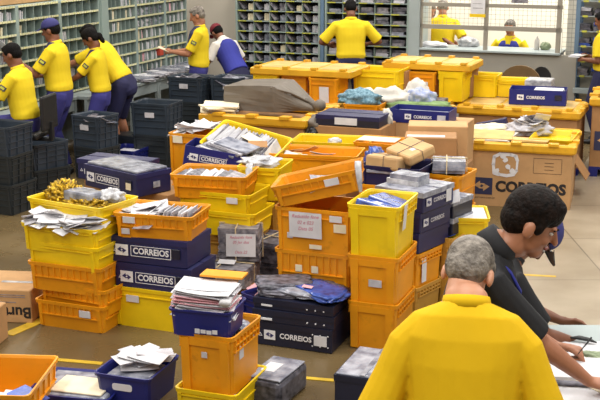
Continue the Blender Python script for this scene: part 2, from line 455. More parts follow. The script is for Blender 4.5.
# ---------------------------------------------------------------- people
def ik(a, b, l1, l2, pole):
    a = Vector(a); b = Vector(b); d = b-a; L = d.length
    if L > (l1+l2)*.995: b = a + d*((l1+l2)*.995/L); d = b-a; L = d.length
    n = d.normalized(); k = (l1*l1-l2*l2+L*L)/(2*L); hh = math.sqrt(max(0, l1*l1-k*k))
    p = Vector(pole); p = (p - n*p.dot(n)).normalized()
    return a + n*k + p*hh, b
def hand(bm, wrist, dirv, palm, side, curl=.6, s=1.0, thick=1.0):
    "dirv = towards the fingers, palm = where the palm faces, side = +1 when the thumb lies along +cross(dirv, palm)"
    d = Vector(dirv).normalized(); p = Vector(palm); p = (p-d*p.dot(d)).normalized(); x = d.cross(p)*side
    W = Vector(wrist)
    loft(bm, [W-d*.01*s, W+d*.03*s, W+d*.06*s, W+d*.088*s], [.024*s, .033*s, .040*s, .037*s], [.018*s, .017*s, .016*s, .013*s], side=x, n=12)
    L = (.070, .078, .073, .058); base = W+d*.088*s
    for i in range(4):
        o = (.030-.020*i)*s; a = base + x*o - d*(.004*abs(i-1.2))*s
        dd = (d + x*(.10-.07*i)).normalized(); pts = [a-dd*.015*s, a]
        cur = a; ang = 0
        for f in (.45, .32, .25):
            ang += curl*.75; v = dd*math.cos(ang)+p*math.sin(ang); cur = cur + v*L[i]*f*s; pts.append(cur.copy())
        r = .0092*s*thick
        loft(bm, pts, [r, r, r*.95, r*.88, r*.78], [r, r, r*.95, r*.88, r*.78], side=x, n=8)
    a = W+d*.03*s+x*.024*s; pts = [a-x*.01*s]
    v1 = (d*.7+x*.7+p*.25).normalized(); v2 = (d*.9+x*.25+p*.45).normalized(); v3 = (d*.9-x*.1+p*(.4+curl*.4)).normalized()
    for v, l in ((v1, .034), (v2, .032), (v3, .026)): pts.append(pts[-1]+v*l*s)
    r = .0108*s*thick; loft(bm, pts, [r*1.25, r*1.1, r, r*.8], [r*1.25, r*1.1, r, r*.8], side=p, n=8)

def person(label, loc, yaw, h=1.72, lean=0, side=0, twist=0, head=(0, 0, 0), hands=None, feet=None, poles=None, skin='skinb', hair='hairb', hairstyle='short',
           shirt='shirt', trous='trouser', pelvis_z=None, vox=.011, build=1.0, cap=None, vest=None, group=None, sleeve=.55, face=False, collar=None, shorts=False,
           palms=None, curls=(.6, .6), badge=False, legs=True, armb=None, shz=1.385, shoes='black', hdirs=None, neckfwd=.02, beltless=False, shirtlen=.02, headlift=0.0, bun=False, bald=False, stripes=None, hands_s=1.0, longsleeve=False, yoke=False, lanyard=False, collar_up=0):
    """local frame: facing +y, right hand on +x. lean/side tilt the trunk about the hips; head = (pitch down, roll, yaw) degrees"""
    k = h/1.72
    root = thing('person', label, 'person', loc=loc, rz=yaw, group=group)
    pz = (.93 if pelvis_z is None else pelvis_z/k)
    T = Matrix.Translation((0, 0, pz)) @ Matrix.Rotation(R(twist), 4, 'Z') @ Matrix.Rotation(R(side), 4, 'Y') @ Matrix.Rotation(R(-lean), 4, 'X')
    def tr(x, y, z): return (T @ Vector((x, y, z-.93)))*k
    b = build
    bm = bmesh.new(); sidev = (T.to_3x3() @ Vector((1, 0, 0)))
    zs = [.86, .94, 1.04, 1.16, 1.28, 1.37, 1.43, 1.475]
    RX = [.150, .165, .150, .155, .172, .178, .135, .070]; RY = [.105, .115, .108, .112, .120, .105, .080, .062]
    ys = [0, -.005, .0, .005, .0, -.01, -.015, -.005]
    tp = [tr(0, y, z) for y, z in zip(ys, zs)]
    loft(bm, tp, [x*k*b for x in RX], [x*k*b for x in RY], side=sidev, n=20)
    # neck, head
    nb = tr(0, -.012, 1.46); Th = T @ Matrix.Translation((0, neckfwd, .65+headlift)) @ Matrix.Rotation(R(-head[2]), 4, 'Z') @ Matrix.Rotation(R(head[1]), 4, 'Y') @ Matrix.Rotation(R(-head[0]), 4, 'X')
    def hd(x, y, z): return (Th @ Vector((x, y, z+.022)))*k
    HM = Matrix.Diagonal((k, k, k, 1)) @ Th @ Matrix.Translation((0, 0, .022))
    loft(bm, [tr(0, -.015, 1.40), tr(0, -.01, 1.47), hd(0, -.022, -.085), hd(0, -.02, -.03)], [.066*k*b, .058*k, .056*k, .056*k], [.062*k*b, .058*k, .058*k, .06*k], side=sidev, n=16)
    blob(bm, (0, -.014, .03), (.074, .094, .088), HM)
    blob(bm, (0, .022, -.022), (.058, .062, .075), HM)
    blob(bm, (0, .05, -.078), (.034, .032, .028), HM)
    blob(bm, (0, .010, -.060), (.054, .060, .038), HM)
    loft(bm, [hd(0, .080, .020), hd(0, .094, -.006), hd(0, .104, -.024)], [.008*k, .010*k, .014*k], [.008*k, .011*k, .011*k], side=sidev, n=8)
    for s in (-1, 1):
        blob(bm, (s*.078, -.012, -.008), (.011, .021, .032), HM, 2)
        blob(bm, (s*.030, .072, .028), (.024, .012, .010), HM, 2)
        blob(bm, (s*.034, .060, -.026), (.018, .018, .018), HM, 2)
    # limbs
    hands = hands or {}; feet = feet or {}; poles = poles or {}; palms = palms or {}; hdirs = hdirs or {}
    arms = {}; ab = armb or b
    for s, nm in ((1, 'r'), (-1, 'l')):
        sh = tr(s*.176*b, -.01, shz)
        w = hands.get(nm, (s*.25, .05, .84)); w = Vector(w)*k
        el, w = ik(sh, w, .285*k, .255*k, poles.get(nm+'a', (s*.5, -.8, -.4)))
        arms[nm] = (sh, el, w)
        dr = (w-el).normalized()
        si = Vector((1, 0, 0)) if abs(dr.x) < .8 else Vector((0, 0, 1))
        loft(bm, [tr(s*.11*b, -.01, 1.375), sh, sh.lerp(el, .5), el], [.056*k*ab, .054*k*ab, .048*k*ab, .039*k*ab], [.056*k*ab, .052*k*ab, .048*k*ab, .039*k*ab], side=si, n=12)
        loft(bm, [el, el.lerp(w, .3), el.lerp(w, .75), w], [.039*k*ab, .040*k*ab, .030*k*ab, .025*k*ab], [.039*k*ab, .038*k*ab, .028*k*ab, .021*k*ab], side=si, n=12)
        hand(bm, w, hdirs.get(nm, dr), palms.get(nm, (-s, 0, -.3)), s, curls[0 if nm == 'r' else 1], s=k*hands_s)
    lg = {}
    if legs:
        for s, nm in ((1, 'r'), (-1, 'l')):
            hp = (T @ Vector((s*.09*b, 0, -.03)))*k
            f = Vector(feet.get(nm, (s*.11, 0, .085)))*k
            kn, f = ik(hp, f, .43*k, .425*k, poles.get(nm+'l', (s*.1, 1, 0)))
            lg[nm] = (hp, kn, f)
            fd = Vector((s*.15, 1, 0)).normalized()
            loft(bm, [hp, hp.lerp(kn, .45), kn], [.088*k*b, .075*k*b, .053*k], [.095*k*b, .078*k*b, .056*k], n=14)
            loft(bm, [kn, kn.lerp(f, .3), kn.lerp(f, .8), f], [.052*k, .054*k, .036*k, .036*k], [.055*k, .060*k, .040*k, .04*k], n=14)
            loft(bm, [f-fd*.03*k-Vector((0, 0, .04*k)), f+fd*.06*k-Vector((0, 0, .05*k)), f+fd*.15*k-Vector((0, 0, .062*k))], [.034*k, .040*k, .034*k], [.036*k, .028*k, .018*k], n=12)
    body = fused('body', bm, M[skin], root, vox, 3)
    # shirt
    bm = bmesh.new(); infl = .014*k; i0 = 0 if not beltless else 0
    zs2 = [.985-shirtlen, 1.005, 1.05, 1.16, 1.28, 1.37, 1.43, 1.468]; e = [.022, .022, .026, .02, .015, .013, .013, .012]
    loft(bm, [tr(0, y, z) for y, z in zip(ys, zs2)], [(x*b+q)*k for x, q in zip([.160, .163, .150, .155, .172, .180, .138, .066], e)], [(x*b+q)*k for x, q in zip([.112, .115, .110, .114, .120, .106, .082, .060], e)], side=sidev, n=22, round0=False, round1=False)
    for s, nm in ((1, 'r'), (-1, 'l')):
        sh, el, w = arms[nm]; si = Vector((1, 0, 0))
        q = (w-el); pts = [tr(s*.05*b, -.012, 1.425), tr(s*.12*b, -.01, 1.385), sh, sh.lerp(el, sleeve*.6), sh.lerp(el, sleeve+.28)]
        rr = [.056, .066, .066, .064, .070]
        if longsleeve: pts = [tr(s*.11*b, -.01, 1.375), sh, sh.lerp(el, .5), el, el.lerp(w, .5), el.lerp(w, .96)]; rr = [.07, .07, .062, .054, .048, .038]
        loft(bm, pts, [x*k*ab for x in rr], [x*k*ab for x in rr], side=si, n=14, round1=False)
    fused('polo_shirt', bm, M[shirt], root, vox, 3)
    # collar
    bm = bmesh.new()
    cz = [tr(0, -.015, 1.452), tr(0, -.008+collar_up*.8, 1.492+collar_up*.4)]
    loft(bm, cz, [(.079+collar_up*.2)*k*b, (.070+collar_up*.15)*k*b], [(.076+collar_up*.2)*k*b, (.068+collar_up*.15)*k*b], side=sidev, n=20, round0=False, round1=False)
    mesh_obj('collar', bm, M[collar or shirt], root, smooth=True)
    if badge:
        for s, nm in ((1, 'r'), (-1, 'l')):
            sh, el, w = arms[nm]; c = sh.lerp(el, .42); n = (el-sh).normalized(); o_ = Vector((s, 0, 0)); o_ = (o_-n*o_.dot(n)).normalized(); q = n.cross(o_)
            for back in (1,):
                c2 = c + o_*.070*k*b; bm = bmesh.new(); mt = Matrix.Translation(c2) @ Matrix((q, n, o_)).transposed().to_4x4()
                box(bm, -.034*k, .034*k, -.022*k, .022*k, -.02*k, .004*k, mtx=mt); mesh_obj('sleeve_badge', bm, M['inkd'], root)
                bm = bmesh.new(); box(bm, -.024*k, .024*k, -.012*k, .012*k, .003*k, .006*k, mtx=mt); mesh_obj('badge_mark', bm, M['strip2'], root)
    # trousers
    if legs:
        bm = bmesh.new()
        loft(bm, [tr(0, 0, .84), tr(0, -.005, .93), tr(0, 0, 1.02)], [.152*k*b, .172*k*b, .160*k*b], [.112*k*b, .126*k*b, .116*k*b], side=sidev, n=18, round1=False)
        for s, nm in ((1, 'r'), (-1, 'l')):
            hp, kn, f = lg[nm]
            loft(bm, [hp, hp.lerp(kn, .5), kn], [.104*k*b, .092*k*b, .078*k], [.112*k*b, .096*k*b, .08*k], n=14, round1=not shorts)
            if not shorts: loft(bm, [kn, kn.lerp(f, .4), kn.lerp(f, .97)], [.074*k, .074*k, .066*k], [.078*k, .080*k, .072*k], n=14, round1=False)
        fused('trousers', bm, M[trous], root, vox, 3)
        for s, nm in ((1, 'r'), (-1, 'l')):
            hp, kn, f = lg[nm]; fd = Vector((s*.15, 1, 0)).normalized(); bm = bmesh.new()
            loft(bm, [f-fd*.04*k-Vector((0, 0, .042*k)), f+fd*.06*k-Vector((0, 0, .046*k)), f+fd*.17*k-Vector((0, 0, .055*k))], [.043*k, .048*k, .042*k], [.042*k, .038*k, .028*k], n=12)
            mesh_obj('shoe', bm, M[shoes], root, smooth=True)
    # hair
    if not bald:
        bm = bmesh.new()
        def hb(c, r, sub=3): blob(bm, c, r, HM, sub)
        big = vox < .008
        hb((0, -.024, .043), (.080, .094, .084))
        hb((0, -.050, .008), (.074, .066, .072))
        hb((0, .022, .082), (.060, .056, .036))
        for s in (-1, 1): hb((s*.068, .012, .040), (.014, .030, .030), 2)
        if hairstyle == 'full':
            hb((0, -.01, .065), (.084, .100, .078)); hb((0, .045, .09), (.056, .042, .034)); hb((0, -.055, .012), (.076, .058, .068))
            for s in (-1, 1): hb((s*.070, .018, .020), (.013, .018, .036), 2)
        if hairstyle == 'long':
            hb((0, -.06, -.05), (.085, .06, .10))
            for s in (-1, 1): hb((s*.075, -.02, -.04), (.022, .05, .09), 2)
        if bun: hb((0, -.115, -.02), (.034, .040, .045)); hb((0, -.120, -.075), (.026, .03, .05))
        ho = fused('hair', bm, M[hair], root, max(.005, vox*.7), 2)
    if cap:
        bm = bmesh.new(); blob(bm, (0, -.014, .052), (.086, .104, .086), HM, 3)
        geom = bm.verts[:] + bm.edges[:] + bm.faces[:]
        co = HM @ Vector((0, 0, .035)); no = (HM.to_3x3() @ Vector((0, 0, -1))).normalized()
        r = bmesh.ops.bisect_plane(bm, geom=geom, plane_co=co, plane_no=no, clear_outer=True)
        ed = [e_ for e_ in r['geom_cut'] if isinstance(e_, bmesh.types.BMEdge)]; bmesh.ops.contextual_create(bm, geom=ed)
        cp = mesh_obj('cap', bm, M[cap[0]], root, smooth=True)
        bm = bmesh.new(); prev = None; top = []; bot = []
        for i in range(9):
            a = R(-70+140*i/8); x = math.sin(a)*.072; y = .058+math.cos(a)*.04
            X = math.sin(a)*.074; Y = .07+math.cos(a)*.098
            top.append((bm.verts.new(HM @ Vector((x, y, .048))), bm.verts.new(HM @ Vector((X, Y, .034)))))
            bot.append((bm.verts.new(HM @ Vector((x, y, .044))), bm.verts.new(HM @ Vector((X, Y, .030)))))
        for i in range(8):
            bm.faces.new((top[i][0], top[i+1][0], top[i+1][1], top[i][1])); bm.faces.new((bot[i][0], bot[i][1], bot[i+1][1], bot[i+1][0]))
            bm.faces.new((top[i][1], top[i+1][1], bot[i+1][1], bot[i][1])); bm.faces.new((top[i][0], bot[i][0], bot[i+1][0], top[i+1][0]))
        bm.faces.new((top[0][0], top[0][1], bot[0][1], bot[0][0])); bm.faces.new((top[8][0], bot[8][0], bot[8][1], top[8][1]))
        mesh_obj('brim', bm, M[cap[1]], cp, smooth=False)
    if face:
        for s in (-1, 1):
            bm = bmesh.new(); blob(bm, (s*.030, .068, .008), (.012, .010, .006), HM, 2); e_ = mesh_obj('eye', bm, M['eyew'], root, smooth=True)
            bm = bmesh.new(); blob(bm, (s*.030, .0755, .008), (.005, .004, .0045), HM, 2); mesh_obj('pupil', bm, M['black'], e_, smooth=True)
            bm = bmesh.new(); loft(bm, [hd(s*.014, .083, .026), hd(s*.032, .084, .031), hd(s*.048, .072, .024)], [.004*k]*3, [.004*k]*3, n=6); mesh_obj('eyebrow', bm, M[hair], root, smooth=True)
        bm = bmesh.new(); loft(bm, [hd(-.022, .078, -.052), hd(0, .088, -.050), hd(.022, .078, -.052)], [.005*k]*3, [.006*k]*3, side=(0, 0, 1), n=8); mesh_obj('lips', bm, M['lip'], root, smooth=True)
    if lanyard:
        bm = bmesh.new()
        loft(bm, [tr(.0, -.085, 1.47), tr(.06, -.055, 1.475), tr(.085, .0, 1.455), tr(.09, .06, 1.42), tr(.07, .115, 1.36), tr(.03, .135, 1.28)], [.012*k]*6, [.006*k]*6, n=8)
        mesh_obj('lanyard', bm, M['vest'], root, smooth=True)
    if yoke:
        bm = bmesh.new()
        loft(bm, [tr(0, .035, 1.20), tr(0, .045, 1.28), tr(0, .03, 1.37), tr(0, .0, 1.425)], [x*k*b for x in (.11, .150, .165, .115)], [x*k*b for x in (.092, .100, .092, .078)], side=sidev, n=20)
        fused('shoulder_panel', bm, M['inkd'], root, vox, 3)
    if vest:
        # sleeveless vest: the trunk again, a little wider
        bm = bmesh.new()
        loft(bm, [tr(0, y, z) for y, z in zip([-.01, -.005, .0, .005, -.0, -.01, -.012], [.93, 1.0, 1.08, 1.17, 1.28, 1.37, 1.425])], [(x*b+.026)*k for x in [.160, .160, .152, .157, .168, .150, .105]], [(x*b+.028)*k for x in [.114, .114, .112, .116, .122, .110, .082]], side=sidev, n=22, round0=False, round1=False)
        fused('work_vest', bm, M[vest], root, vox, 3)
        bm = bmesh.new()
        vs = [T @ Vector((x, y, z-.93)) for x, y, z in ((-.055, .09, 1.50), (.055, .09, 1.50), (.0, .162, 1.25))]
        vb = [T @ Vector((x, y, z-.93)) for x, y, z in ((-.055, .06, 1.50), (.055, .06, 1.50), (.0, .10, 1.25))]
        f1 = [bm.verts.new(v*k) for v in vs]; f2 = [bm.verts.new(v*k) for v in vb]
        bm.faces.new(f1); bm.faces.new(f2[::-1])
        for i in range(3): bm.faces.new((f1[i], f1[(i+1) % 3], f2[(i+1) % 3], f2[i]))
        mesh_obj('shirt_front', bm, M[shirt], root)
    return root, dict(tr=tr, hd=hd, T=T, HM=HM, arms=arms, k=k)
# ---------------------------------------------------------------- the hall
C0 = G(200, 112)
def W(a, b, z=0):
    "a metres along the back wall from the corner, b metres behind it"
    p = C0 + E1*a + E2*b; return Vector((p.x, p.y, z))
RZB = -PSI; RZL = R(90)-PSI
def k_back(u):
    lo, hi = -1, 12
    for _ in range(50):
        m = (lo+hi)/2; p = C0+E1*m
        t = p.y*math.cos(PIT)+H*math.sin(PIT)
        if 300+F_*p.x/t < u: lo = m
        else: hi = m
    return lo
def k_left(u):
    lo, hi = -1, 9
    for _ in range(50):
        m = (lo+hi)/2; p = C0-E2*m
        t = p.y*math.cos(PIT)+H*math.sin(PIT)
        if 300+F_*p.x/t > u: lo = m
        else: hi = m
    return lo

def floor_mat():
    m = bpy.data.materials.new('polished_concrete'); m.use_nodes = True; nt = m.node_tree; N = nt.nodes; L = nt.links; b = N['Principled BSDF']
    tc = N.new('ShaderNodeTexCoord'); n1 = N.new('ShaderNodeTexNoise'); n1.inputs['Scale'].default_value = .9; n1.inputs['Detail'].default_value = 8
    L.new(tc.outputs['Object'], n1.inputs['Vector'])
    cr = N.new('ShaderNodeValToRGB'); cr.color_ramp.elements[0].position = .3; cr.color_ramp.elements[0].color = srgb((84, 69, 44)); cr.color_ramp.elements[1].position = .75; cr.color_ramp.elements[1].color = srgb((122, 103, 70))
    L.new(n1.outputs[0], cr.inputs[0]); L.new(cr.outputs[0], b.inputs['Base Color'])
    n2 = N.new('ShaderNodeTexNoise'); n2.inputs['Scale'].default_value = 5; L.new(tc.outputs['Object'], n2.inputs['Vector'])
    mr = N.new('ShaderNodeMapRange'); mr.inputs[3].default_value = .16; mr.inputs[4].default_value = .42; L.new(n2.outputs[0], mr.inputs[0]); L.new(mr.outputs[0], b.inputs['Roughness'])
    return m
def tile_mat():
    m = bpy.data.materials.new('pale_floor_tiles'); m.use_nodes = True; nt = m.node_tree; N = nt.nodes; L = nt.links; b = N['Principled BSDF']
    tc = N.new('ShaderNodeTexCoord'); br = N.new('ShaderNodeTexBrick'); br.offset = 0
    br.inputs['Scale'].default_value = 1; br.inputs['Brick Width'].default_value = 1.25; br.inputs['Row Height'].default_value = 1.25; br.inputs['Mortar Size'].default_value = .006
    br.inputs['Color1'].default_value = srgb((168, 154, 132)); br.inputs['Color2'].default_value = srgb((160, 146, 124)); br.inputs['Mortar'].default_value = srgb((112, 102, 86))
    L.new(tc.outputs['Object'], br.inputs['Vector'])
    n1 = N.new('ShaderNodeTexNoise'); n1.inputs['Scale'].default_value = 2.2; n1.inputs['Detail'].default_value = 8; L.new(tc.outputs['Object'], n1.inputs['Vector'])
    mx = N.new('ShaderNodeMix'); mx.data_type = 'RGBA'; mx.blend_type = 'MULTIPLY'; mx.inputs[0].default_value = .6
    cr = N.new('ShaderNodeValToRGB'); cr.color_ramp.elements[0].position = .35; cr.color_ramp.elements[0].color = (.6, .55, .48, 1); cr.color_ramp.elements[1].position = .65; cr.color_ramp.elements[1].color = (1, 1, 1, 1)
    L.new(n1.outputs[0], cr.inputs[0]); L.new(br.outputs[0], mx.inputs[6]); L.new(cr.outputs[0], mx.inputs[7]); L.new(mx.outputs[2], b.inputs['Base Color'])
    b.inputs['Roughness'].default_value = .3
    return m
def flat(name, pts, m, z0=-.05, z1=0.0, kind='structure'):
    bm = bmesh.new(); a = [bm.verts.new((x, y, z0)) for x, y in pts]; b = [bm.verts.new((x, y, z1)) for x, y in pts]
    n = len(pts)
    for i in range(n): bm.faces.new((a[i], a[(i+1) % n], b[(i+1) % n], b[i]))
    bm.faces.new(a[::-1]); bm.faces.new(b)
    o = mesh_obj(name, bm, m); o['kind'] = kind; return o
flat('floor', [(-12, -3), (12, -3), (12, 24), (-12, 24)], floor_mat())
# paler tiled walkway on the right, its edge running parallel to the left wall
q0 = G(512, 270); d_ = E2; s_ = E1
pt = lambda a, b: ((q0+s_*a+d_*b).x, (q0+s_*a+d_*b).y)
flat('floor_tiled', [pt(0, -7), pt(6.5, -7), pt(6.5, 8), pt(0, 8)], tile_mat(), 0.0, .004)
def line(u0, v0, u1, v1, w=.05):
    a = G(u0, v0); b = G(u1, v1); d = (b-a).normalized(); n = Vector((-d.y, d.x, 0))*w/2
    flat('floor_line', [((a+n).x, (a+n).y), ((a-n).x, (a-n).y), ((b-n).x, (b-n).y), ((b+n).x, (b+n).y)], M['yline'], .001, .006)
line(8, 335, 52, 316, .09); line(55, 360, 102, 364, .045); line(232, 372, 334, 381, .04); line(500, 274, 556, 277, .04)

def wallbox(name, a0, a1, b0, b1, z0, z1, m):
    bm = bmesh.new(); box(bm, a0, a1, b0, b1, z0, z1); o = mesh_obj(name, bm, m, loc=C0.copy(), rot=(0, 0, -PSI)); o['kind'] = 'structure'; return o
wallbox('wall_back', -1, 9.5, .42, .6, 0, 4.6, M['wall'])
wallbox('wall_left', -.6, -.42, -14, .6, 0, 4.6, M['wall'])

RZ = -PSI
def unit(name, label, u0, u1, side, rows, cols, z0, z1, depth=.32, m='shelf', strip='strip', postw=.03, wide_end=False, group=None):
    "a pigeonhole cabinet whose front stands on the wall line; rows and cols count its compartments"
    if side == 'L':
        ka, kb = k_left(u0), k_left(u1); w = ka-kb; mid = C0 - E2*((ka+kb)/2); rz = RZL
    else:
        ka, kb = k_back(u0), k_back(u1); w = kb-ka; mid = C0 + E1*((ka+kb)/2); rz = RZB
    root = thing(name, label, 'shelving', loc=(mid.x, mid.y, z0), rz=rz, group=group); hh = z1-z0
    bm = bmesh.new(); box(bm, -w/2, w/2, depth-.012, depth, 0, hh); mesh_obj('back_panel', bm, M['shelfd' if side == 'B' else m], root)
    for s in (-1, 1):
        bm = bmesh.new(); box(bm, s*w/2-(postw if s > 0 else 0), s*w/2+(postw if s < 0 else 0), -.004, depth, -z0 if side == 'B' else 0, hh); mesh_obj('side_panel', bm, M[m], root)
    for r in range(rows+1):
        z = hh*r/rows
        bm = bmesh.new(); box(bm, -w/2+postw, w/2-postw, 0, depth-.012, z-.006, z+.006); sh = mesh_obj('shelf', bm, M[m], root)
        bm = bmesh.new(); n = cols*3
        for i in range(n):
            x0 = -w/2+postw+(w-2*postw)*(i+.08)/n; x1 = -w/2+postw+(w-2*postw)*(i+.92)/n
            if strip == 'strip2' and i % 3: continue
            if strip == 'strip2': x1 = x0+(w/n)*1.5
            q_ = .008 if strip == 'strip2' else .012; box(bm, x0, x1, -.005, -.0005, z-q_, z+q_)
        mesh_obj('label_strip', bm, M[strip], sh)
    for r in range(rows):
        for c in range(1, cols):
            x = -w/2+postw+(w-2*postw)*c/cols; z = hh*r/rows
            bm = bmesh.new(); box(bm, x-.004, x+.004, .015, depth-.012, z+.006, z+hh/rows-.006); mesh_obj('divider', bm, M[m], root)
    def cell(r, c, fx=.5, y=.08, dz=0):
        "a place in compartment row r (0 = lowest), column c"
        x = -w/2+postw+(w-2*postw)*(c+fx)/cols; v = Vector((x, y, hh*r/rows+.008+dz)); rr = Matrix.Rotation(rz, 3, 'Z')
        return Vector((mid.x, mid.y, z0)) + rr @ v
    return root, cell, (w-2*postw)/cols, hh/rows, rz

rnd = random.Random(3)
# left sorting wall
def zat_at(u, v, p):
    lo, hi = -1, 4
    for _ in range(40):
        m_ = (lo+hi)/2; q = Vector((p.x, p.y, m_-H)); vv = 200-F_*q.dot(CU)/q.dot(CF)
        if vv > v: lo = m_
        else: hi = m_
    return lo
LZ1 = zat_at(3, 9.5, C0-E2*k_left(3)); LZ0 = .80
print('LZ1', LZ1)
_bk = {}
def bookbundle(w, h, d, m, k):
    key = (round(w, 2), round(h, 2), round(d, 2), m, k)
    if key in _bk: return _bk[key]
    r2 = random.Random(k*7+1); bm = bmesh.new(); n = max(2, int(w/.012)); x = -w/2
    for i in range(n):
        t = w/n; hh = h*r2.uniform(.82, 1); dd = r2.uniform(0, .02)
        box(bm, x+.0006, x+t-.0006, dd, d, 0, hh); x += t
    me = bpy.data.meshes.new('mail_bundle'); bmesh.ops.recalc_face_normals(bm, faces=bm.faces[:]); bm.to_mesh(me); bm.free(); me.materials.append(M[m]); _bk[key] = me
    return me
def bundle(loc, rz, w, h, d, m, label, group, ry=0, flat_=False, k=0, name='mail_bundle', cat='mail'):
    o = bpy.data.objects.new(name, bookbundle(w, h, d, m, k % 3)); COL.objects.link(o)
    mt = Matrix.Rotation(rz, 3, 'Z') @ Matrix.Rotation(ry, 3, 'Y')
    if flat_: mt = mt @ Matrix.Rotation(R(90), 3, 'Y'); loc = Vector(loc)+Vector((0, 0, w/2))+ (Matrix.Rotation(rz, 3, 'Z') @ Vector((-h/2, 0, 0)))
    o.rotation_euler = mt.to_euler(); o.location = loc
    return tag(o, label, cat, group)

LU = [(-18, 26, 5), (26, 67, 5), (67, 105, 5), (112, 140, 6), (140, 168, 6), (168, 189, 5)]
LL = ['pigeonhole cabinet over the seated sorter at the left edge', 'pigeonhole cabinet directly before the sorter in the cap',
      'nearly empty pigeonhole cabinet between the capped sorter and the wide steel post', 'pigeonhole cabinet just right of the wide steel post',
      'pigeonhole cabinet crammed with mail, fourth from the far corner post side', 'last pigeonhole cabinet of the sorting wall, behind the grey-haired sorter']
LL[4] = 'pigeonhole cabinet crammed with mail above the paper-strewn desk'
lcells = []
fill = {0: .85, 1: .15, 2: .2, 3: .55, 4: .97, 5: .85}
for i, (u0, u1, c) in enumerate(LU):
    root, cell, cw, ch, rz = unit('pigeonhole_cabinet', 'grey-green steel '+LL[i], u0, u1, 'L', 7, c, LZ0, LZ1)
    for r in range(7):
        for k in range(c):
            if i == 3 and k >= 3 and r in (2, 3, 4):
                bundle(cell(r, k, .5, .20), rz, cw*.6, ch*.6, .03, 'bluep', 'blue card standing in a pigeonhole right of the wide post', 'blue cards in the pigeonholes', k=k); continue
            if rnd.random() < fill[i]:
                mm = rnd.choice(['paper', 'paper2', 'paper', 'paper', 'cream', 'paper2', 'mag', 'pink'] if r % 2 else ['paper', 'paper2', 'cream', 'paper'])
                if i == 4 and r in (4, 5):
                    bundle(cell(r, k, .5, .03), rz, ch*.62, cw*.8, .2, rnd.choice(['mag', 'film', 'paper2']), 'mail lying flat in the crammed pigeonhole cabinet', 'flat mail in the crammed cabinet', flat_=True, k=k)
                else:
                    bundle(cell(r, k, rnd.uniform(.3, .65), .03), rz, cw*rnd.uniform(.35, .8), ch*rnd.uniform(.6, .85), .22, mm, 'letters standing in a pigeonhole of the left sorting wall', 'letters in the left pigeonholes', ry=R(rnd.uniform(-12, 12)), k=k)
# yellow sign boards and carton on the top of the first cabinets
p = C0 - E2*k_left(8)
for u, w in ((2, .30), (95, .34)):
    p = C0 - E2*k_left(u) - E1*.12
    solid('sign_board', 'yellow board standing on the sorting wall above the '+('seated sorter' if u < 50 else 'leaning sorter'), 'sign', (p.x, p.y, LZ1+.02), (w, .02, .3), 'yellow', rz=RZL)
p = C0 - E2*k_left(48) - E1*.15
solid('flat_carton', 'long pale cardboard box on top of the sorting wall', 'box', (p.x, p.y, LZ1+.012), (1.1, .2, .12), 'card', rz=RZL)
# wide post
ka, kb = k_left(111.7), k_left(105.3); bm = bmesh.new(); box(bm, -(kb-ka)/2, (kb-ka)/2, -.03, .35, 0, 3.2)
p = C0-E2*(ka+kb)/2; o = mesh_obj('steel_post', bm, M['shelf'], loc=(p.x, p.y, 0), rot=(0, 0, RZL)); tag(o, 'wide grey-green steel post between the pigeonhole cabinets', 'post')
# desk along the sorting wall
k0, k1 = k_left(189), k_left(-18)
def desk(ka, kb, label, y0=-.34):
    w = kb-ka-.01; mid = C0-E2*(ka+kb)/2; t = thing('sorting_desk', label, 'desk', (mid.x, mid.y, 0), RZL)
    bm = bmesh.new(); box(bm, -w/2, w/2, y0, .34, .735, .775); bevel(bm, .004); mesh_obj('desk_top', bm, M['shelfl'], t)
    for s in (-1, 1):
        bm = bmesh.new(); box(bm, s*(w/2-.02)-.02, s*(w/2-.02)+.02, y0+.02, y0+.06, 0, .735); box(bm, s*(w/2-.02)-.02, s*(w/2-.02)+.02, .28, .32, 0, .735); mesh_obj('leg_frame', bm, M['shelfl'], t)
    bm = bmesh.new(); box(bm, -w/2+.03, w/2-.03, y0+.03, y0+.045, .60, .735); mesh_obj('apron', bm, M['shelfl'], t)
    bm = bmesh.new(); box(bm, -w/2+.03, w/2-.03, .30, .31, .1, .735); mesh_obj('modesty_panel', bm, M['shelfd'], t)
desk(k_left(189), k_left(140), 'pale steel desk strewn with mail below the crammed cabinet')
desk(k_left(140), k_left(112.2), 'short steel desk just right of the wide steel post')
desk(k_left(104.8), k_left(67), 'steel desk the woman and the leaning man work at')
desk(k_left(67), k_left(-18), 'steel desk in front of the capped sorter', y0=-.2)
for i in range(44):
    kk = rnd.uniform(k_left(186), k_left(123)); p = C0-E2*kk+E1*rnd.uniform(.08, .30)
    pile((p.x, p.y, .777), rnd.uniform(0, 3), 4, 'mail heaped loosely on the sorting desk', 'mail heaped on the sorting desk', w=.26, h=.18, t=.012, ms=('paper', 'mag', 'paper2', 'film'), seed=i, jit=.03, tilt=rnd.uniform(0, 5), name='mail_piece', cat='mail')
p = C0-E2*k_left(163)+E1*.02
solid('red_packet', 'small red packet standing against the crammed cabinet', 'packet', (p.x, p.y, 1.0), (.1, .08, .12), 'redp', rz=RZL)

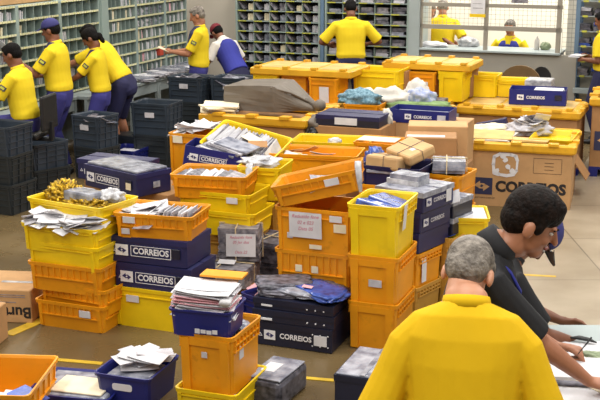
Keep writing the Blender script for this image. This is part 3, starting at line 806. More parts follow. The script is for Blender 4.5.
# back shelving, first bank: slanted magazine pockets
BZ0, BZ1 = .66, 2.02
def bank(u0, u1, rows, cols, label, kind, m='shelf', seed=1):
    root, cell, cw, ch, rz = unit('magazine_rack', label, u0, u1, 'B', rows, cols, BZ0, BZ1, depth=.38, m=m, strip='strip2')
    r2 = random.Random(seed)
    for r in range(rows):
        for c in range(cols):
            if kind == 'slant':
                bundle(cell(r, c, .36, .03, .012), rz, .035, ch*1.02, .30, r2.choice(['mag', 'film', 'mag']), 'grey magazines leaning in a pocket of the rack by the beige wall', 'magazines leaning in the first rack', ry=R(-40), k=c)
                if r > 0 or c % 2:
                    bundle(cell(r, c, .74, .06), rz, cw*.36, ch*r2.uniform(.55, .8), .2, r2.choice(['paper2', 'cream', 'mag', 'film', 'paper2']), 'pale mail upright behind leaning magazines in the rack by the beige wall', 'upright mail in the first rack', k=c+r)
            else:
                n = r2.choice((1, 2, 2))
                z = 0
                for j in range(n):
                    th = ch*r2.uniform(.22, .36)
                    bundle(cell(r, c, .5+r2.uniform(-.03, .03), .02+j*.02, z), rz, th, cw*r2.uniform(.78, .9), .28, r2.choice(['mag', 'magd', 'paper2', 'film', 'magd']), 'newspapers lying flat in the rack behind the standing sorter', 'newspapers lying in the second rack', flat_=True, k=j+c, ry=0)
                    z += th+.004
bank(237, 319.8, 9, 5, 'steel rack of slanted magazine pockets beside the beige wall', 'slant', seed=2)
bank(324.2, 406.5, 9, 5, 'steel rack of flat newspapers behind the standing man in yellow', 'flat', seed=4)
# bulky post between rack and counter
ka, kb = k_back(407.5), k_back(418); wallbox('trim_1', ka, kb, -.06, .42, 0, 4.2, M['shelfl'])
p = C0+E1*(k_back(322)); bm = bmesh.new(); box(bm, -.025, .025, -.02, .4, 0, 3.2); o = mesh_obj('steel_post', bm, M['bluesteel'], loc=(p.x, p.y, 0), rot=(0, 0, RZB)); tag(o, 'narrow blue-grey steel post between the two magazine racks', 'post')

# the counter with its glazed screen
ka, kb = k_back(418), k_back(556)
ZC = 1.12
wallbox('wall_counter', ka, k_back(572), .0, .10, 0, ZC-.03, M['panel'])
t = thing('service_counter', 'long pale counter ledge under the meshed screen', 'counter', W((ka+kb)/2, 0, 0), RZB); w = kb-ka
bm = bmesh.new(); box(bm, -w/2, w/2, -.06, .55, ZC-.03, ZC+.0); bevel(bm, .004); mesh_obj('ledge', bm, M['shelfl'], t)
for s in (-1, 1):
    bm = bmesh.new(); box(bm, s*(w/2-.05)-.02, s*(w/2-.05)+.02, .5, .54, 0, ZC-.03); mesh_obj('leg', bm, M['shelfl'], t)
# cream room behind
wallbox('wall_booth', ka-1.1, 9, 2.3, 2.4, 0, 3.6, M['wallw'])
wallbox('wall_booth_side', ka-1.1, ka-1.0, .42, 2.3, 0, 3.6, M['wallw'])
# remove nothing: the back wall proper ends at the counter
bpy.data.objects.remove(bpy.data.objects['wall_back'])
wallbox('wall_back', -1, ka-.0, .42, .6, 0, 4.6, M['wall'])
wallbox('wall_right_panel', k_back(557), k_back(640), .42, .52, 0, 3.4, M['wallw'])
# screen frames: window with posts, rails and wire mesh in the upper fields
def member(parent, a0, a1, z0, z1, name='window_frame', th=.05, m='frame'):
    bm = bmesh.new(); box(bm, a0, a1, -.02, -.02+th, z0, z1); return mesh_obj(name, bm, M[m], parent, loc=(0, 0, 0))
win = bpy.data.objects.new('window_1', None); COL.objects.link(win); win.location = C0; win.rotation_euler = (0, 0, -PSI); win['kind'] = 'structure'
def zat(u, v): # height on the back line seen at (u, v)
    kk = k_back(u); p = C0+E1*kk; t_ = None
    lo, hi = -1, 4
    for _ in range(40):
        m_ = (lo+hi)/2; q = Vector((p.x, p.y, m_))-Vector((0, 0, H)); t_ = q.dot(CF); vv = 200-F_*q.dot(CU)/t_
        if vv > v: lo = m_
        else: hi = m_
    return lo
zr1 = zat(480, 28); zr2 = zat(480, 5.5)
for u, wd in ((419, .03), (482, .055), (553, .06)): kk = k_back(u); member(win, kk-wd/2, kk+wd/2, ZC, 2.9)
member(win, ka, kb, zr1-.03, zr1+.03, 'window_rail'); member(win, ka, kb, zr2-.025, zr2+.025, 'window_rail'); member(win, ka, kb, 2.85, 2.9, 'window_rail')
def grid(a0, a1, z0, z1, b=.0, step=.062, parent=None):
    bm = bmesh.new(); a = a0
    while a < a1: box(bm, a-.002, a+.002, b-.002, b+.002, z0, z1); a += step
    z = z0
    while z < z1: box(bm, a0, a1, b-.002, b+.002, z-.002, z+.002); z += step
    o = mesh_obj('wire_mesh', bm, M['frame'], parent); return o
grid(ka, kb, zr1, 2.88, 0.0, parent=win)
g2 = grid(k_back(556), k_back(572), .95, 2.88, .09, parent=win)
# paper notice and plate on the screen
kk = k_back(474); z1 = zat(474, 0)
sg = thing('notice_sheet', 'white notice with a yellow lower edge taped to the meshed screen', 'sign', W(kk, -.045, zat(474, 17)), RZB)
bm = bmesh.new(); box(bm, -.1, .1, 0, .004, .045, .5); mesh_obj('sheet', bm, M['paper'], sg)
bm = bmesh.new(); box(bm, -.11, .11, -.002, .006, 0, .045); mesh_obj('yellow_edge', bm, M['yellow'], sg)
for i in range(5):
    bm = bmesh.new(); box(bm, -.07, .07-.02*(i % 3), -.002, 0, .12+i*.06, .128+i*.06); mesh_obj('print_line', bm, M['mag'], sg)
kk = k_back(514)
solid('screen_plate', 'small grey plate at the top of the meshed screen', 'sign', W(kk, -.03, zat(514, 3)), (.22, .012, .2), 'mag', rz=RZB, bev=0)

# blue-grey rack at the right with the standing man before it
def rack():
    a0, a1 = k_back(571), k_back(615); w = a1-a0; t = thing('wire_shelf_rack', 'open rack with blue-grey posts stacked with magazines at the right edge', 'shelving', W((a0+a1)/2, .03, 0), RZB)
    for sx in (-1, 1):
        for y in (0, .34):
            bm = bmesh.new(); box(bm, sx*(w/2)-.028, sx*(w/2)+.028, y-.015, y+.025, 0, 2.6); mesh_obj('post', bm, M['bluesteel'], t)
    for i, z in enumerate([.62, .82, 1.02, 1.22, 1.42, 1.62, 1.82, 2.02, 2.22]):
        bm = bmesh.new(); box(bm, -w/2, w/2, 0, .34, z-.01, z); s = mesh_obj('shelf', bm, M['shelfl'], t)
        for j in range(3):
            bm = bmesh.new(); x = -w/2+w*(j+.3)/3; box(bm, x, x+.07, -.006, 0, z-.016, z+.010); mesh_obj('label_strip', bm, M['strip2'], s)
    r2 = random.Random(9)
    for i, z in enumerate([.62, .82, 1.02, 1.22, 1.42, 1.62, 1.82, 2.02]):
        for j in range(3):
            if i in (0, 6): continue
            zz = z+.003
            for q in range(2):
                th = r2.uniform(.035, .06)
                p = W(a0+w*(j+.5)/3, .05+q*.01, zz)
                bundle(p, RZB, th, w/3*.88, .27, r2.choice(['magd', 'mag', 'mag', 'magb', 'paper2']), 'magazines stacked on the open rack at the right edge', 'magazines on the right rack', flat_=True, k=q+j); zz += th+.003
    # lower bench of the rack
    bm = bmesh.new(); box(bm, -w/2, w/2, -.12, 0, .60, .66); mesh_obj('bench_edge', bm, M['shelfl'], t)
rack()
p = W(k_back(566), -.02, .0)
for i in range(4): pass
# ---------------------------------------------------------------- slate bins by the sorting wall
def Z(v, t): return H - t*(v-YH)*math.cos(PIT)/F_
def stackbins(u, v, n, size, labels, rz=-PSI, m='crate', under=None):
    b = G(u, v); z = 0
    for i in range(n):
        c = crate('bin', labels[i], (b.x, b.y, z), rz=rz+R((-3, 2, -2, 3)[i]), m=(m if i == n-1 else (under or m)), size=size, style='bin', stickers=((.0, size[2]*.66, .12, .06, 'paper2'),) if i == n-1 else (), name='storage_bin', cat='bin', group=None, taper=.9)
        z += size[2]*.93
    return c
tb = []
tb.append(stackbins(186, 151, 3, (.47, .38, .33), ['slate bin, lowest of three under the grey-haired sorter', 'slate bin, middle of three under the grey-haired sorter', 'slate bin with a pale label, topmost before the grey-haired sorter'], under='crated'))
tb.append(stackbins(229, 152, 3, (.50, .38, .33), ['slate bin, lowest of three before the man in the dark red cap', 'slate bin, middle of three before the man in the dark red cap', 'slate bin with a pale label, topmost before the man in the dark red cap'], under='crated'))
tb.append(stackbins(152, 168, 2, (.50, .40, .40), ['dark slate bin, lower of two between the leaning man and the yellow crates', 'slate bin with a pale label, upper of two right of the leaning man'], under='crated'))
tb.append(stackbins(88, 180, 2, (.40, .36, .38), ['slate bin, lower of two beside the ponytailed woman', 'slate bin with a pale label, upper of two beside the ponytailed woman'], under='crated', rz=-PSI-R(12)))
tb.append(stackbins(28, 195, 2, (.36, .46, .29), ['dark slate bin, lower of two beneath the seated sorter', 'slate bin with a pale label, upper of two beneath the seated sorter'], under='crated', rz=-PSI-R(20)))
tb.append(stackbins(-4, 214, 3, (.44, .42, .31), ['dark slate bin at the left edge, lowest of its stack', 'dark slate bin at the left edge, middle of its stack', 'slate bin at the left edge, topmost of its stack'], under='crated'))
b = G(122, 172)
c = crate('bin', 'open blue bin with magazines beside the leaning man', (b.x, b.y, 0), m='blue', size=(.36, .40, .26), style='bin', name='storage_bin', cat='bin')
pile(inside(c, 0, 0, .03), -PSI, 6, 'magazine lying in the open blue bin', 'magazines in the open blue bin', w=.25, h=.3, t=.03, ms=('mag', 'paper2'), jit=.01)
b = G(122, 163)
for z_ in (0,): solid('closed_box', 'dark box on the floor behind the open blue bin', 'box', (b.x, b.y, 0), (.40, .3, .34), 'crated')
for c, lab in ((tb[0], 'mail in the bin before the grey-haired sorter'), (tb[1], 'mail in the bin before the man in the dark red cap'), (tb[3], 'mail in the bin beside the ponytailed woman')):
    heap(c, 9, lab, lab.replace('mail in', 'pieces in'), size=(.24, .17), ms=('mag', 'film', 'paper2', 'magd'), seed=len(lab), z0=c['h']*.72, name='mail_piece', cat='mail')

# ---------------------------------------------------------------- people by the sorting wall
FL = math.atan2(.93, .36)
def gp(u, v): g = G(u, v); return (g.x, g.y, 0)
# seated sorter at the left edge
c = gp(31, 200)
person('person in a yellow polo shirt seated on a black chair at the left edge', c, FL+R(10), 1.74, lean=8, head=(14, 0, 0), pelvis_z=.84, hands={'r': (.12, .44, 1.12), 'l': (-.15, .44, 1.1)}, feet={'r': (.12, .42, .34), 'l': (-.12, .45, .34)},
       trous='trouser', badge=True, poles={'ra': (.6, -.3, -1), 'la': (-.6, -.3, -1)})
ch = thing('office_chair', 'black chair the sorter at the left edge sits on', 'chair', (c[0], c[1], .14), FL+R(10))
bm = bmesh.new(); box(bm, -.22, .22, -.2, .24, .54, .60); bevel(bm, .02, 2); mesh_obj('seat', bm, M['black'], ch)
bm = bmesh.new(); box(bm, -.19, .19, -.27, -.23, .62, .98); bevel(bm, .02, 2); mesh_obj('backrest', bm, M['black'], ch)
bm = bmesh.new(); box(bm, -.03, .03, -.29, -.25, .52, .7); box(bm, -.03, .03, -.28, 0, .50, .53); mesh_obj('back_bracket', bm, M['black'], ch)
bm = bmesh.new(); loft(bm, [(0, 0, -.06), (0, 0, .53)], [.03, .03], [.03, .03]); mesh_obj('column', bm, M['shelfd'], ch)
for i in range(5):
    a = i*R(72); bm = bmesh.new(); loft(bm, [(0, 0, -.05), (math.cos(a)*.29, math.sin(a)*.29, -.085)], [.022, .016], [.02, .014]); l = mesh_obj('leg', bm, M['black'], ch)
    bm = bmesh.new(); blob(bm, (math.cos(a)*.29, math.sin(a)*.29, -.113), (.027, .027, .027), sub=2); mesh_obj('caster', bm, M['black'], l)
# capped sorter holding a sheet
r_, q = person('person in a dark blue cap and yellow polo holding up a white sheet', gp(64, 176), FL+R(14), 1.78, lean=4, head=(10, 0, 4), hands={'l': (-.12, .38, 1.26), 'r': (.16, .34, 1.08)}, cap=('capb', 'capb'), badge=True, yoke=True, trous='trouser', build=1.06,
       poles={'la': (-.5, -.3, -1), 'ra': (.5, -.3, -1)})
hp = r_.matrix_basis if False else None
p = Vector(gp(64, 176)); rr = Matrix.Rotation(FL+R(14), 3, 'Z')
sheet('sheet_of_paper', .21, .30, .002, 'paper', p+rr @ Vector((-.10, .54, 1.40)), (Matrix.Rotation(FL+R(14), 3, 'Z') @ Matrix.Rotation(R(38), 3, 'X') @ Matrix.Rotation(R(58), 3, 'Y')).to_euler(), 'white sheet held up by the sorter in the dark blue cap', 'paper')
# ponytailed woman
person('person with black hair in a bun and yellow polo bending over the desk', gp(104, 168), FL+R(16), 1.64, lean=6, head=(24, 0, 0), hands={'r': (.12, .44, 1.06), 'l': (-.15, .44, 1.04)}, badge=True, yoke=True, hairstyle='full', bun=True, build=.93, poles={'la': (-.5, -.3, -1), 'ra': (.6, -.3, -1)})
# leaning man behind her
person('person in yellow polo and navy shorts leaning far over the desk', gp(126, 160), FL+R(4), 1.78, lean=37, head=(-4, 0, 0), hands={'r': (.20, .80, 1.05), 'l': (-.2, .80, 1.05)}, shorts=True, trous='trouserd', skin='skinl', poles={'la': (-.5, -.3, -1), 'ra': (.5, -.3, -1)})
# grey-haired sorter
r_, q = person('grey-haired person in yellow polo with a navy shoulder, reading an envelope', gp(200, 139), FL+R(20), 1.76, lean=-2, head=(22, 0, 0), hands={'r': (.10, .33, 1.14), 'l': (-.08, .33, 1.15)}, hair='hairg', skin='skinl', badge=True, yoke=True, poles={'la': (-.6, -.4, -1), 'ra': (.7, -.4, -1)})
p = Vector(gp(200, 139)); rr = Matrix.Rotation(FL+R(20), 3, 'Z')
sheet('envelope', .16, .24, .006, 'cream', p+rr @ Vector((0, .42, 1.19)), (rr @ Matrix.Rotation(R(22), 3, 'X')).to_euler(), 'envelope held open by the grey-haired sorter', 'letter')
# man in red cap and blue vest
person('person in dark red cap, striped shirt and blue vest bending at the wall', gp(238, 133), R(46), 1.66, lean=36, head=(8, 0, 10), pelvis_z=.84, hands={'l': (-.25, .52, .98), 'r': (.22, .45, 1.0)}, shirt='white', vest='vest', cap=('red', 'red'), trous='trouserd', collar='white')
# back view man in front of the racks
person('person in yellow polo standing with the back turned before the newspaper rack', gp(350, 130), R(4), 1.80, lean=5, head=(28, 0, 0), shirtlen=-.015, hands={'r': (.26, .28, 1.12), 'l': (-.26, .28, 1.12)}, trous='trouserd', skin='skinb', build=1.10, sleeve=.62, poles={'la': (-.8, -.5, -.4), 'ra': (.8, -.5, -.4)})
# booth
def wp(u, b):
    lo, hi = -2, 12
    for _ in range(50):
        m_ = (lo+hi)/2; p_ = W(m_, b, 1.3)-Vector((0, 0, H))
        if 300+F_*p_.x/p_.dot(CF) < u: lo = m_
        else: hi = m_
    w_ = W(lo, b); return (w_.x, w_.y, 0)
person('person in yellow polo with the back turned inside the counter room', wp(442, .80), R(-8), 1.74, lean=8, head=(24, 0, 0), hands={'r': (.30, .16, 1.0), 'l': (-.30, .2, 1.0)}, trous='trouserd', skin='skinl', hair='hairg', build=1.05)
person('person with grey-brown hair in a pale blouse behind the counter glass', wp(427, 1.45), R(200), 1.66, lean=8, head=(16, 0, 0), hands={'r': (.2, .25, 1.05), 'l': (-.2, .25, 1.05)}, shirt='white', hair='hairg', hairstyle='long', skin='skinp', trous='trouser', face=True, longsleeve=False)
person('grey-haired person in a blue vest over yellow, head bowed behind the counter', wp(511, .86), R(180)-PSI-R(4), 1.70, lean=4, head=(6, 0, 0), pelvis_z=.70, hands={'r': (.22, .28, 1.0), 'l': (-.22, .28, 1.0)}, feet={'r': (.15, .35, .3), 'l': (-.15, .35, .3)}, shirt='shirt', vest='vest', hair='hairg', skin='skinl', face=True, longsleeve=True, legs=True)
person('person in white with a bare forearm, bent behind the screen post', wp(486, 1.0), R(84), 1.70, lean=64, head=(5, 0, 0), pelvis_z=.60, hands={'r': (.10, .62, 1.24), 'l': (-.1, .66, 1.22)}, feet={'r': (.12, -.15, .085), 'l': (-.12, .3, .085)}, shirt='white', trous='trouser', skin='skinb', hair='hairb')
for u, hh, nm, lab, m in ((529, .20, 'bottle', 'white bottle on the counter right of the seated person', 'white'), ):
    b_ = W(k_back(u), .3, ZC); bm = bmesh.new(); loft(bm, [(0, 0, 0), (0, 0, .13), (0, 0, .17), (0, 0, .19)], [.035, .035, .014, .014], [.035, .035, .014, .014], round0=False, round1=False); o = mesh_obj(nm, bm, M[m], smooth=True, loc=b_); tag(o, lab, 'bottle')
lumpy('packet_pile', 'small greenish crumpled packet on the counter near the screen end', 'packet', W(k_back(537), .35, ZC), (.07, .06, .07), 'green_pot', seed=3)
lumpy('paper_pile', 'crumpled white papers on the counter before the yellow back', 'paper', W(k_back(428), .18, ZC), (.22, .12, .05), 'paper', seed=5, rz=-PSI)
lumpy('white_bag', 'white plastic bag lying on the counter by the bent person', 'bag', W(k_back(459), .40, ZC), (.15, .10, .09), 'filmw', seed=8, rz=-PSI)
# man at right edge
person('person in yellow polo standing in profile at the right-hand rack', gp(600, 143), R(60), 1.72, lean=4, head=(14, 0, 0), hands={'r': (.12, .24, 1.12), 'l': (-.12, .25, 1.1)}, trous='trouserd', skin='skinb', build=1.08)
p = Vector(gp(600, 143)); rr = Matrix.Rotation(R(60), 3, 'Z')
pile(p+rr @ Vector((-.02, .36, 1.12)), R(60), 3, 'white mail in the hands of the person at the right-hand rack', 'mail held at the right-hand rack', w=.22, h=.16, t=.008)
# chairs before the counter
for u, v, top, lab, m, w_ in ((514, 150, 1.06, 'chair with a rounded brown back before the counter', 'chairb', .52), (535, 147, 1.02, 'chair with a narrow black back before the counter', 'black', .26)):
    b_ = G(u, v); t = thing('chair', lab, 'chair', (b_.x, b_.y, 0), -PSI+R(180))
    bm = bmesh.new(); pts = []
    for i in range(13):
        a = R(180*i/12); pts.append((math.cos(a)*w_/2, math.sin(a)*.20))
    pts = [(w_/2, -.22)] + pts + [(-w_/2, -.22)]
    f1 = [bm.verts.new((x, -.20-.03*(x/w_)**2, .84+y*(top-.84)/.2)) for x, y in pts]; f2 = [bm.verts.new((x, -.25-.03*(x/w_)**2, .84+y*(top-.84)/.2)) for x, y in pts]
    bm.faces.new(f1); bm.faces.new(f2[::-1]); n = len(pts)
    for i in range(n): bm.faces.new((f1[i], f1[(i+1) % n], f2[(i+1) % n], f2[i]))
    mesh_obj('backrest', bm, M[m], t)
    bm = bmesh.new(); box(bm, -w_/2, w_/2, -.2, .24, .44, .50); bevel(bm, .02, 2); mesh_obj('seat', bm, M[m], t)
    bm = bmesh.new(); box(bm, -.03, .03, -.24, -.2, .44, .8); mesh_obj('back_bracket', bm, M['black'], t)
    for sx in (-1, 1):
        for y in (-.18, .2):
            bm = bmesh.new(); loft(bm, [(sx*w_*.42, y, 0), (sx*w_*.42, y, .45)], [.014, .014], [.014, .014], round0=False, round1=False); mesh_obj('leg', bm, M['shelfd'], t)
# ---------------------------------------------------------------- the stacks of crates
def at(u, v, t):
    "bottom middle of a front face seen at (u, v), t metres deep"
    return P(u, v, t)
LG = 'letter'
# --- stack at the left: six trays
b = G(69, 329)
def st(dx, dy, z): p = b + E1*dx + E2*dy; return (p.x, p.y, z)
crate('tray', 'orange tray with a white label, lowest of the six-tray stack at the left', st(.02, 0, 0), m='orange', size=(.56, .40, .20), stickers=((.13, .135, .09, .05, 'paper'),), name='mail_tray', cat='tray')
crate('tray', 'orange tray, second from the floor in the six-tray stack at the left', st(.03, .03, .12), rz=-PSI-R(5), m='orange', size=(.57, .40, .20), name='mail_tray', cat='tray')
crate('tray', 'orange tray, third from the floor in the six-tray stack at the left', st(-.01, .0, .27), m='orange', size=(.59, .40, .21), name='mail_tray', cat='tray')
crate('tray', 'bright yellow tray resting askew on the orange trays at the left', st(-.02, 0, .43), rz=-PSI-R(3), m='yellow', size=(.59, .40, .20), style='plain', name='mail_tray', cat='tray')
c5 = crate('tray', 'bright yellow tray heaped with white envelopes, second from the top of the left stack', st(-.03, -.01, .56), m='yellow', size=(.61, .40, .20), style='plain', name='mail_tray', cat='tray')
heap(c5, 42, 'white envelope in the heap on the second tray from the top of the left stack', 'envelopes heaped on the left stack', seed=11, z0=.165, area=(.38, .16), dome=.03, off=(0, -.11))
c6 = crate('tray', 'bright yellow tray of gold foil and wrapped bundles, askew on top of the left stack', st(-.07, .13, .725), rz=-PSI-R(9), m='yellow', size=(.68, .42, .17), style='plain', name='mail_tray', cat='tray')
lumpy('foil_bag', 'crumpled gold foil bag at the left end of the topmost yellow tray', 'bag', inside(c6, -.17, 0, .07), (.13, .15, .13), 'gold', seed=2, rz=.4, amp=.35, freq=13, sub=5)
lumpy('foil_bag', 'crumpled gold foil lying along the front of the topmost yellow tray', 'bag', inside(c6, .10, -.08, .08), (.20, .10, .075), 'gold', seed=4, rz=-.5, amp=.35, freq=13, sub=5)
solid('wrapped_bundle', 'grey bundle in clear white film on the gold foil', 'bundle', inside(c6, .04, -.12, .145), (.27, .17, .09), 'film', rz=-PSI-R(14), rx=R(-3), bev=.02, seg=2)
lumpy('plastic_wrap', 'loose white film at the right end of the topmost yellow tray', 'wrapping', inside(c6, .22, .06, .15), (.09, .10, .06), 'filmw', seed=5, rz=-.6, amp=.4)
solid('film_parcel', 'white film parcel leaning behind the gold foil bag', 'parcel', inside(c6, -.12, .13, .12), (.22, .14, .05), 'filmw', rz=-PSI-R(10), rx=R(35), bev=.018, seg=2, center=True)
# --- second stack
b = G(150, 329)
crate('tall', 'bright yellow crate with a white label on the floor under the two dark blue cartons', st(-.02, .0, 0), m='yellow', size=(.52, .38, .30), style='plain', stickers=((-.10, .22, .10, .05, 'paper'),))
carton('dark blue carton with white lettering, lower of the pair on the yellow crate', st(.04, -.01, .285), size=(.60, .40, .19))
carton('dark blue carton with white lettering, upper of the pair under the orange tray', st(.01, -.01, .48), size=(.60, .40, .19), rz=-PSI+R(1))
c = crate('tray', 'orange tray full of letters on top of the two dark blue cartons', st(.05, 0, .668), rz=-PSI+R(6), m='orange', size=(.58, .40, .18), stickers=((-.17, .135, .09, .045, 'paper'), (-.20, .05, .06, .04, 'paper2')), name='mail_tray', cat='tray')
heap(c, 20, 'letter lying across the orange tray on the dark blue cartons', 'letters on the orange tray over the blue cartons', seed=21, z0=.10, size=(.30, .14), area=(.22, .24), dome=.03, off=(-.13, 0), ms=('paper', 'mag', 'paper2', 'paper'))
letters_row(c, 11, 'letter standing at the right end of the orange tray over the blue cartons', 'letters standing in the orange tray', x0=-.05, x1=.48, z=.5, seed=4, lean=-15, ms=('paper', 'mag', 'paper2', 'paper'), hh=.13)
# --- long blue cartons lying behind the left stacks
s_ = G(128, 312)
bx = at(158, 214, 9.2)
# hidden floor stack that carries them
def pillar(u, v, t, ztop, labels, m='orange', size=(.54, .40, .30), rz=-PSI, style='plain', dy=0):
    "crates one on the other from the floor up to ztop, front bottom edge seen at (u, v) at depth t"
    p = P(u, v, t); p = p + E2*dy; n = max(1, round(ztop/size[2])); hh = ztop/n; out = []
    for i in range(n):
        out.append(crate('wide', labels[i] if i < len(labels) else labels[-1], (p.x, p.y, i*hh), rz=rz+R((2, -2, 3, -1)[i % 4]), m=m, size=(size[0], size[1], hh*.995), style=style))
    return out
pb = at(140, 216, 9.3)
for i, (z, h, lab) in enumerate(((0, .35, 'cardboard box on the floor under the long dark blue cartons'), (.352, .355, 'cardboard box under the long dark blue carton, showing at its lower right'))):
    solid('cardboard_box', lab, 'box', (pb.x-.05, pb.y-.05, z), (.74, .46, h), 'cardd' if i else 'card', rz=-PSI-R(12))
cc = carton('long dark blue carton with white lettering, lying turned behind the left stacks', (0, 0, 0), size=(.66, .36, .18), rz=-R(42), tsize=.066, tx=-.05)
q = Z(197, 8.9); fr = P(137, 197, 8.9); rot = Matrix.Rotation(-R(42), 3, 'Z')
cc.location = fr - rot @ Vector((.33, -.18, 0)); cc.location.z = .71
st_ = bpy.data.objects.new('paper_label', env_mesh(.06, .055, .002, 'cream')); COL.objects.link(st_); st_.parent = cc; st_.location = (.24, -.19, .08); st_.rotation_euler = (R(90), 0, 0)
st_ = bpy.data.objects.new('paper_label', env_mesh(.07, .05, .002, 'film')); COL.objects.link(st_); st_.parent = cc; st_.location = (.337, .02, .08); st_.rotation_euler = (R(90), 0, R(90))
solid('plastic_bundle', 'greyish film-wrapped magazines lying flat on the long dark blue carton', 'bundle', cc.location+Vector((0, 0, .185)), (.62, .32, .02), 'film', rz=-R(42), bev=.005, center=True)
c2 = carton('second dark blue carton, mostly hidden behind the long one', (cc.location.x-.10, cc.location.y+.40, .672), size=(.62, .30, .17), rz=-R(24), tsize=.06, tx=-.02)
c2.location = cc.location + Vector((-.13, .36, 0))
solid('cardboard_box', 'cardboard box stack on the floor carrying the second dark blue carton', 'box', (c2.location.x, c2.location.y, 0), (.5, .3, .705), 'cardd', rz=-R(24), center=True)

# --- left middle: trays and crates behind the cartons (t about 8.7)
b = G(212, 299)
labs = ['orange crate on the floor beneath the yellow and orange trays left of the middle', 'tan crate second from the floor beneath the trays left of the middle']
crate('wide', labs[0], st(0, .02, 0), m='orange', size=(.56, .40, .27), style='plain')
crate('wide', labs[1], st(.02, .02, .265), m='tan', size=(.58, .40, .235), style='plain')
crate('tray', 'yellow tray under two others, left of the middle, near the pink-lettered sign', st(.07, -.03, .525), m='yellow', size=(.62, .40, .19), style='plain', name='mail_tray', cat='tray')
crate('tray', 'yellow tray with a white label beneath the orange slotted tray', st(.04, -.02, .675), m='yellow', size=(.60, .40, .18), style='plain', stickers=((.16, .13, .09, .045, 'paper'),), name='mail_tray', cat='tray')
c = crate('tray', 'orange slotted tray full of papers, on the yellow trays left of the middle', st(.0, -.03, .80), rz=-PSI+R(9), m='orange', size=(.58, .42, .18), name='mail_tray', cat='tray')
letters_row(c, 22, 'dark-edged folder standing in the orange slotted tray', 'folders in the orange slotted tray', z=.55, ms=('mag', 'magd', 'paper', 'magd'), hh=.12, hw=.26, seed=8, lean=65)
c = crate('tray', 'bright yellow crate with white plastic hanging over its rim, right of the slotted tray', at(259, 200, 8.8), rz=-PSI+R(6), m='yellow', size=(.34, .40, .26), style='plain')
lumpy('plastic_bag', 'white plastic bag hanging over the rim of the yellow crate', 'bag', inside(c, -.03, -.02, .24), (.15, .12, .05), 'filmw', seed=6, amp=.4)
bm = bmesh.new(); loft(bm, [(0, 0, 0), (.01, -.03, -.02), (.015, -.045, -.10), (.02, -.04, -.20)], [.03, .032, .026, .014], [.012]*4, n=10)
o = mesh_obj('plastic_strip', bm, M['filmw'], smooth=True, loc=inside(c, -.08, -.17, .275)); tag(o, 'white plastic strip hanging down the front of the yellow crate', 'bag')
o.rotation_euler = (0, 0, -PSI)
p = G(250, 281); crate('wide', 'orange crate on the floor behind the pink-lettered bundle', (p.x, p.y+.10, 0), m='orange', size=(.46, .40, .33), style='plain')
crate('wide', 'tan crate above the orange one behind the pink-lettered bundle', (p.x, p.y+.10, .33), m='tan', size=(.46, .40, .33), style='plain')
# tall orange crate at the back left of this heap
ps = pillar(191, 199, 9.75, .70, ['orange crate on the floor under the tall orange crate by the slate bins', 'orange crate second from the floor by the slate bins'], size=(.40, .40, .35))
p = ps[0].location
c = crate('tall', 'tall orange crate with letters showing, next to the slate bins', (0, 0, .70), m='orange', size=(.36, .42, .38), style='plain', stickers=((-.09, .33, .09, .06, 'cream'),))
c.location = (p.x, p.y, .695)
heap(c, 12, 'letter on the tall orange crate next to the slate bins', 'letters on the tall orange crate', seed=31, z0=.36, size=(.22, .12), dome=.05)
# blue lettered tray, magazines, tilted yellow tray of letters
ps = pillar(225, 214, 9.45, .82, ['orange crate on the floor under the tilted tray of letters', 'tan crate second under the tilted tray of letters', 'orange crate third under the tilted tray of letters'], size=(.58, .44, .28), dy=.06)
c = carton('royal blue lettered tray sloping down to the right under the white mail', at(219, 172, 9.2), size=(.62, .34, .17), m='blue', rz=-PSI+R(12), ry=R(9), open_top=True, tsize=.05, tx=-.08, name='mail_tray', cat='tray')
for i in range(6):
    sheet('magazine', .32, .22, .014, ('mag', 'paper2', 'film')[i % 3], inside(c, -.06+.03*i, -.02, .135+.014*i), (R(4), R(14-i*.6), -PSI+R(rnd.uniform(-8, 4)-6)), 'magazine sliding in the pile between the blue lettered tray and the tilted yellow tray', 'magazine', 'magazines under the tilted yellow tray')
c = crate('tray', 'bright yellow tray of tightly packed letters, tilted towards the camera on the heap', at(234, 167, 9.4), rz=-PSI+R(-2), rx=R(16), ry=R(11), m='yellow', size=(.64, .46, .15), style='plain', name='mail_tray', cat='tray')
letters_row(c, 44, 'white letter packed upright in the tilted yellow tray', 'letters packed in the tilted yellow tray', z=.50, hw=.30, hh=.12, seed=12, lean=30, x0=-.5, x1=.46, ms=('paper', 'paper', 'paper2', 'paper', 'mag'))
sheet('parcel_card', .16, .10, .004, 'cardd', inside(c, .14, -.07, .19), (c.rotation_euler.to_matrix() @ Matrix.Rotation(.5, 3, 'Z')).to_euler(), 'brown card on the letters in the tilted yellow tray', 'card')
sheet('letter', .16, .10, .004, 'cream', inside(c, .05, .0, .185), (c.rotation_euler.to_matrix() @ Matrix.Rotation(-.3, 3, 'Z')).to_euler(), 'cream envelope lying flat on the letters in the tilted yellow tray', 'letter')
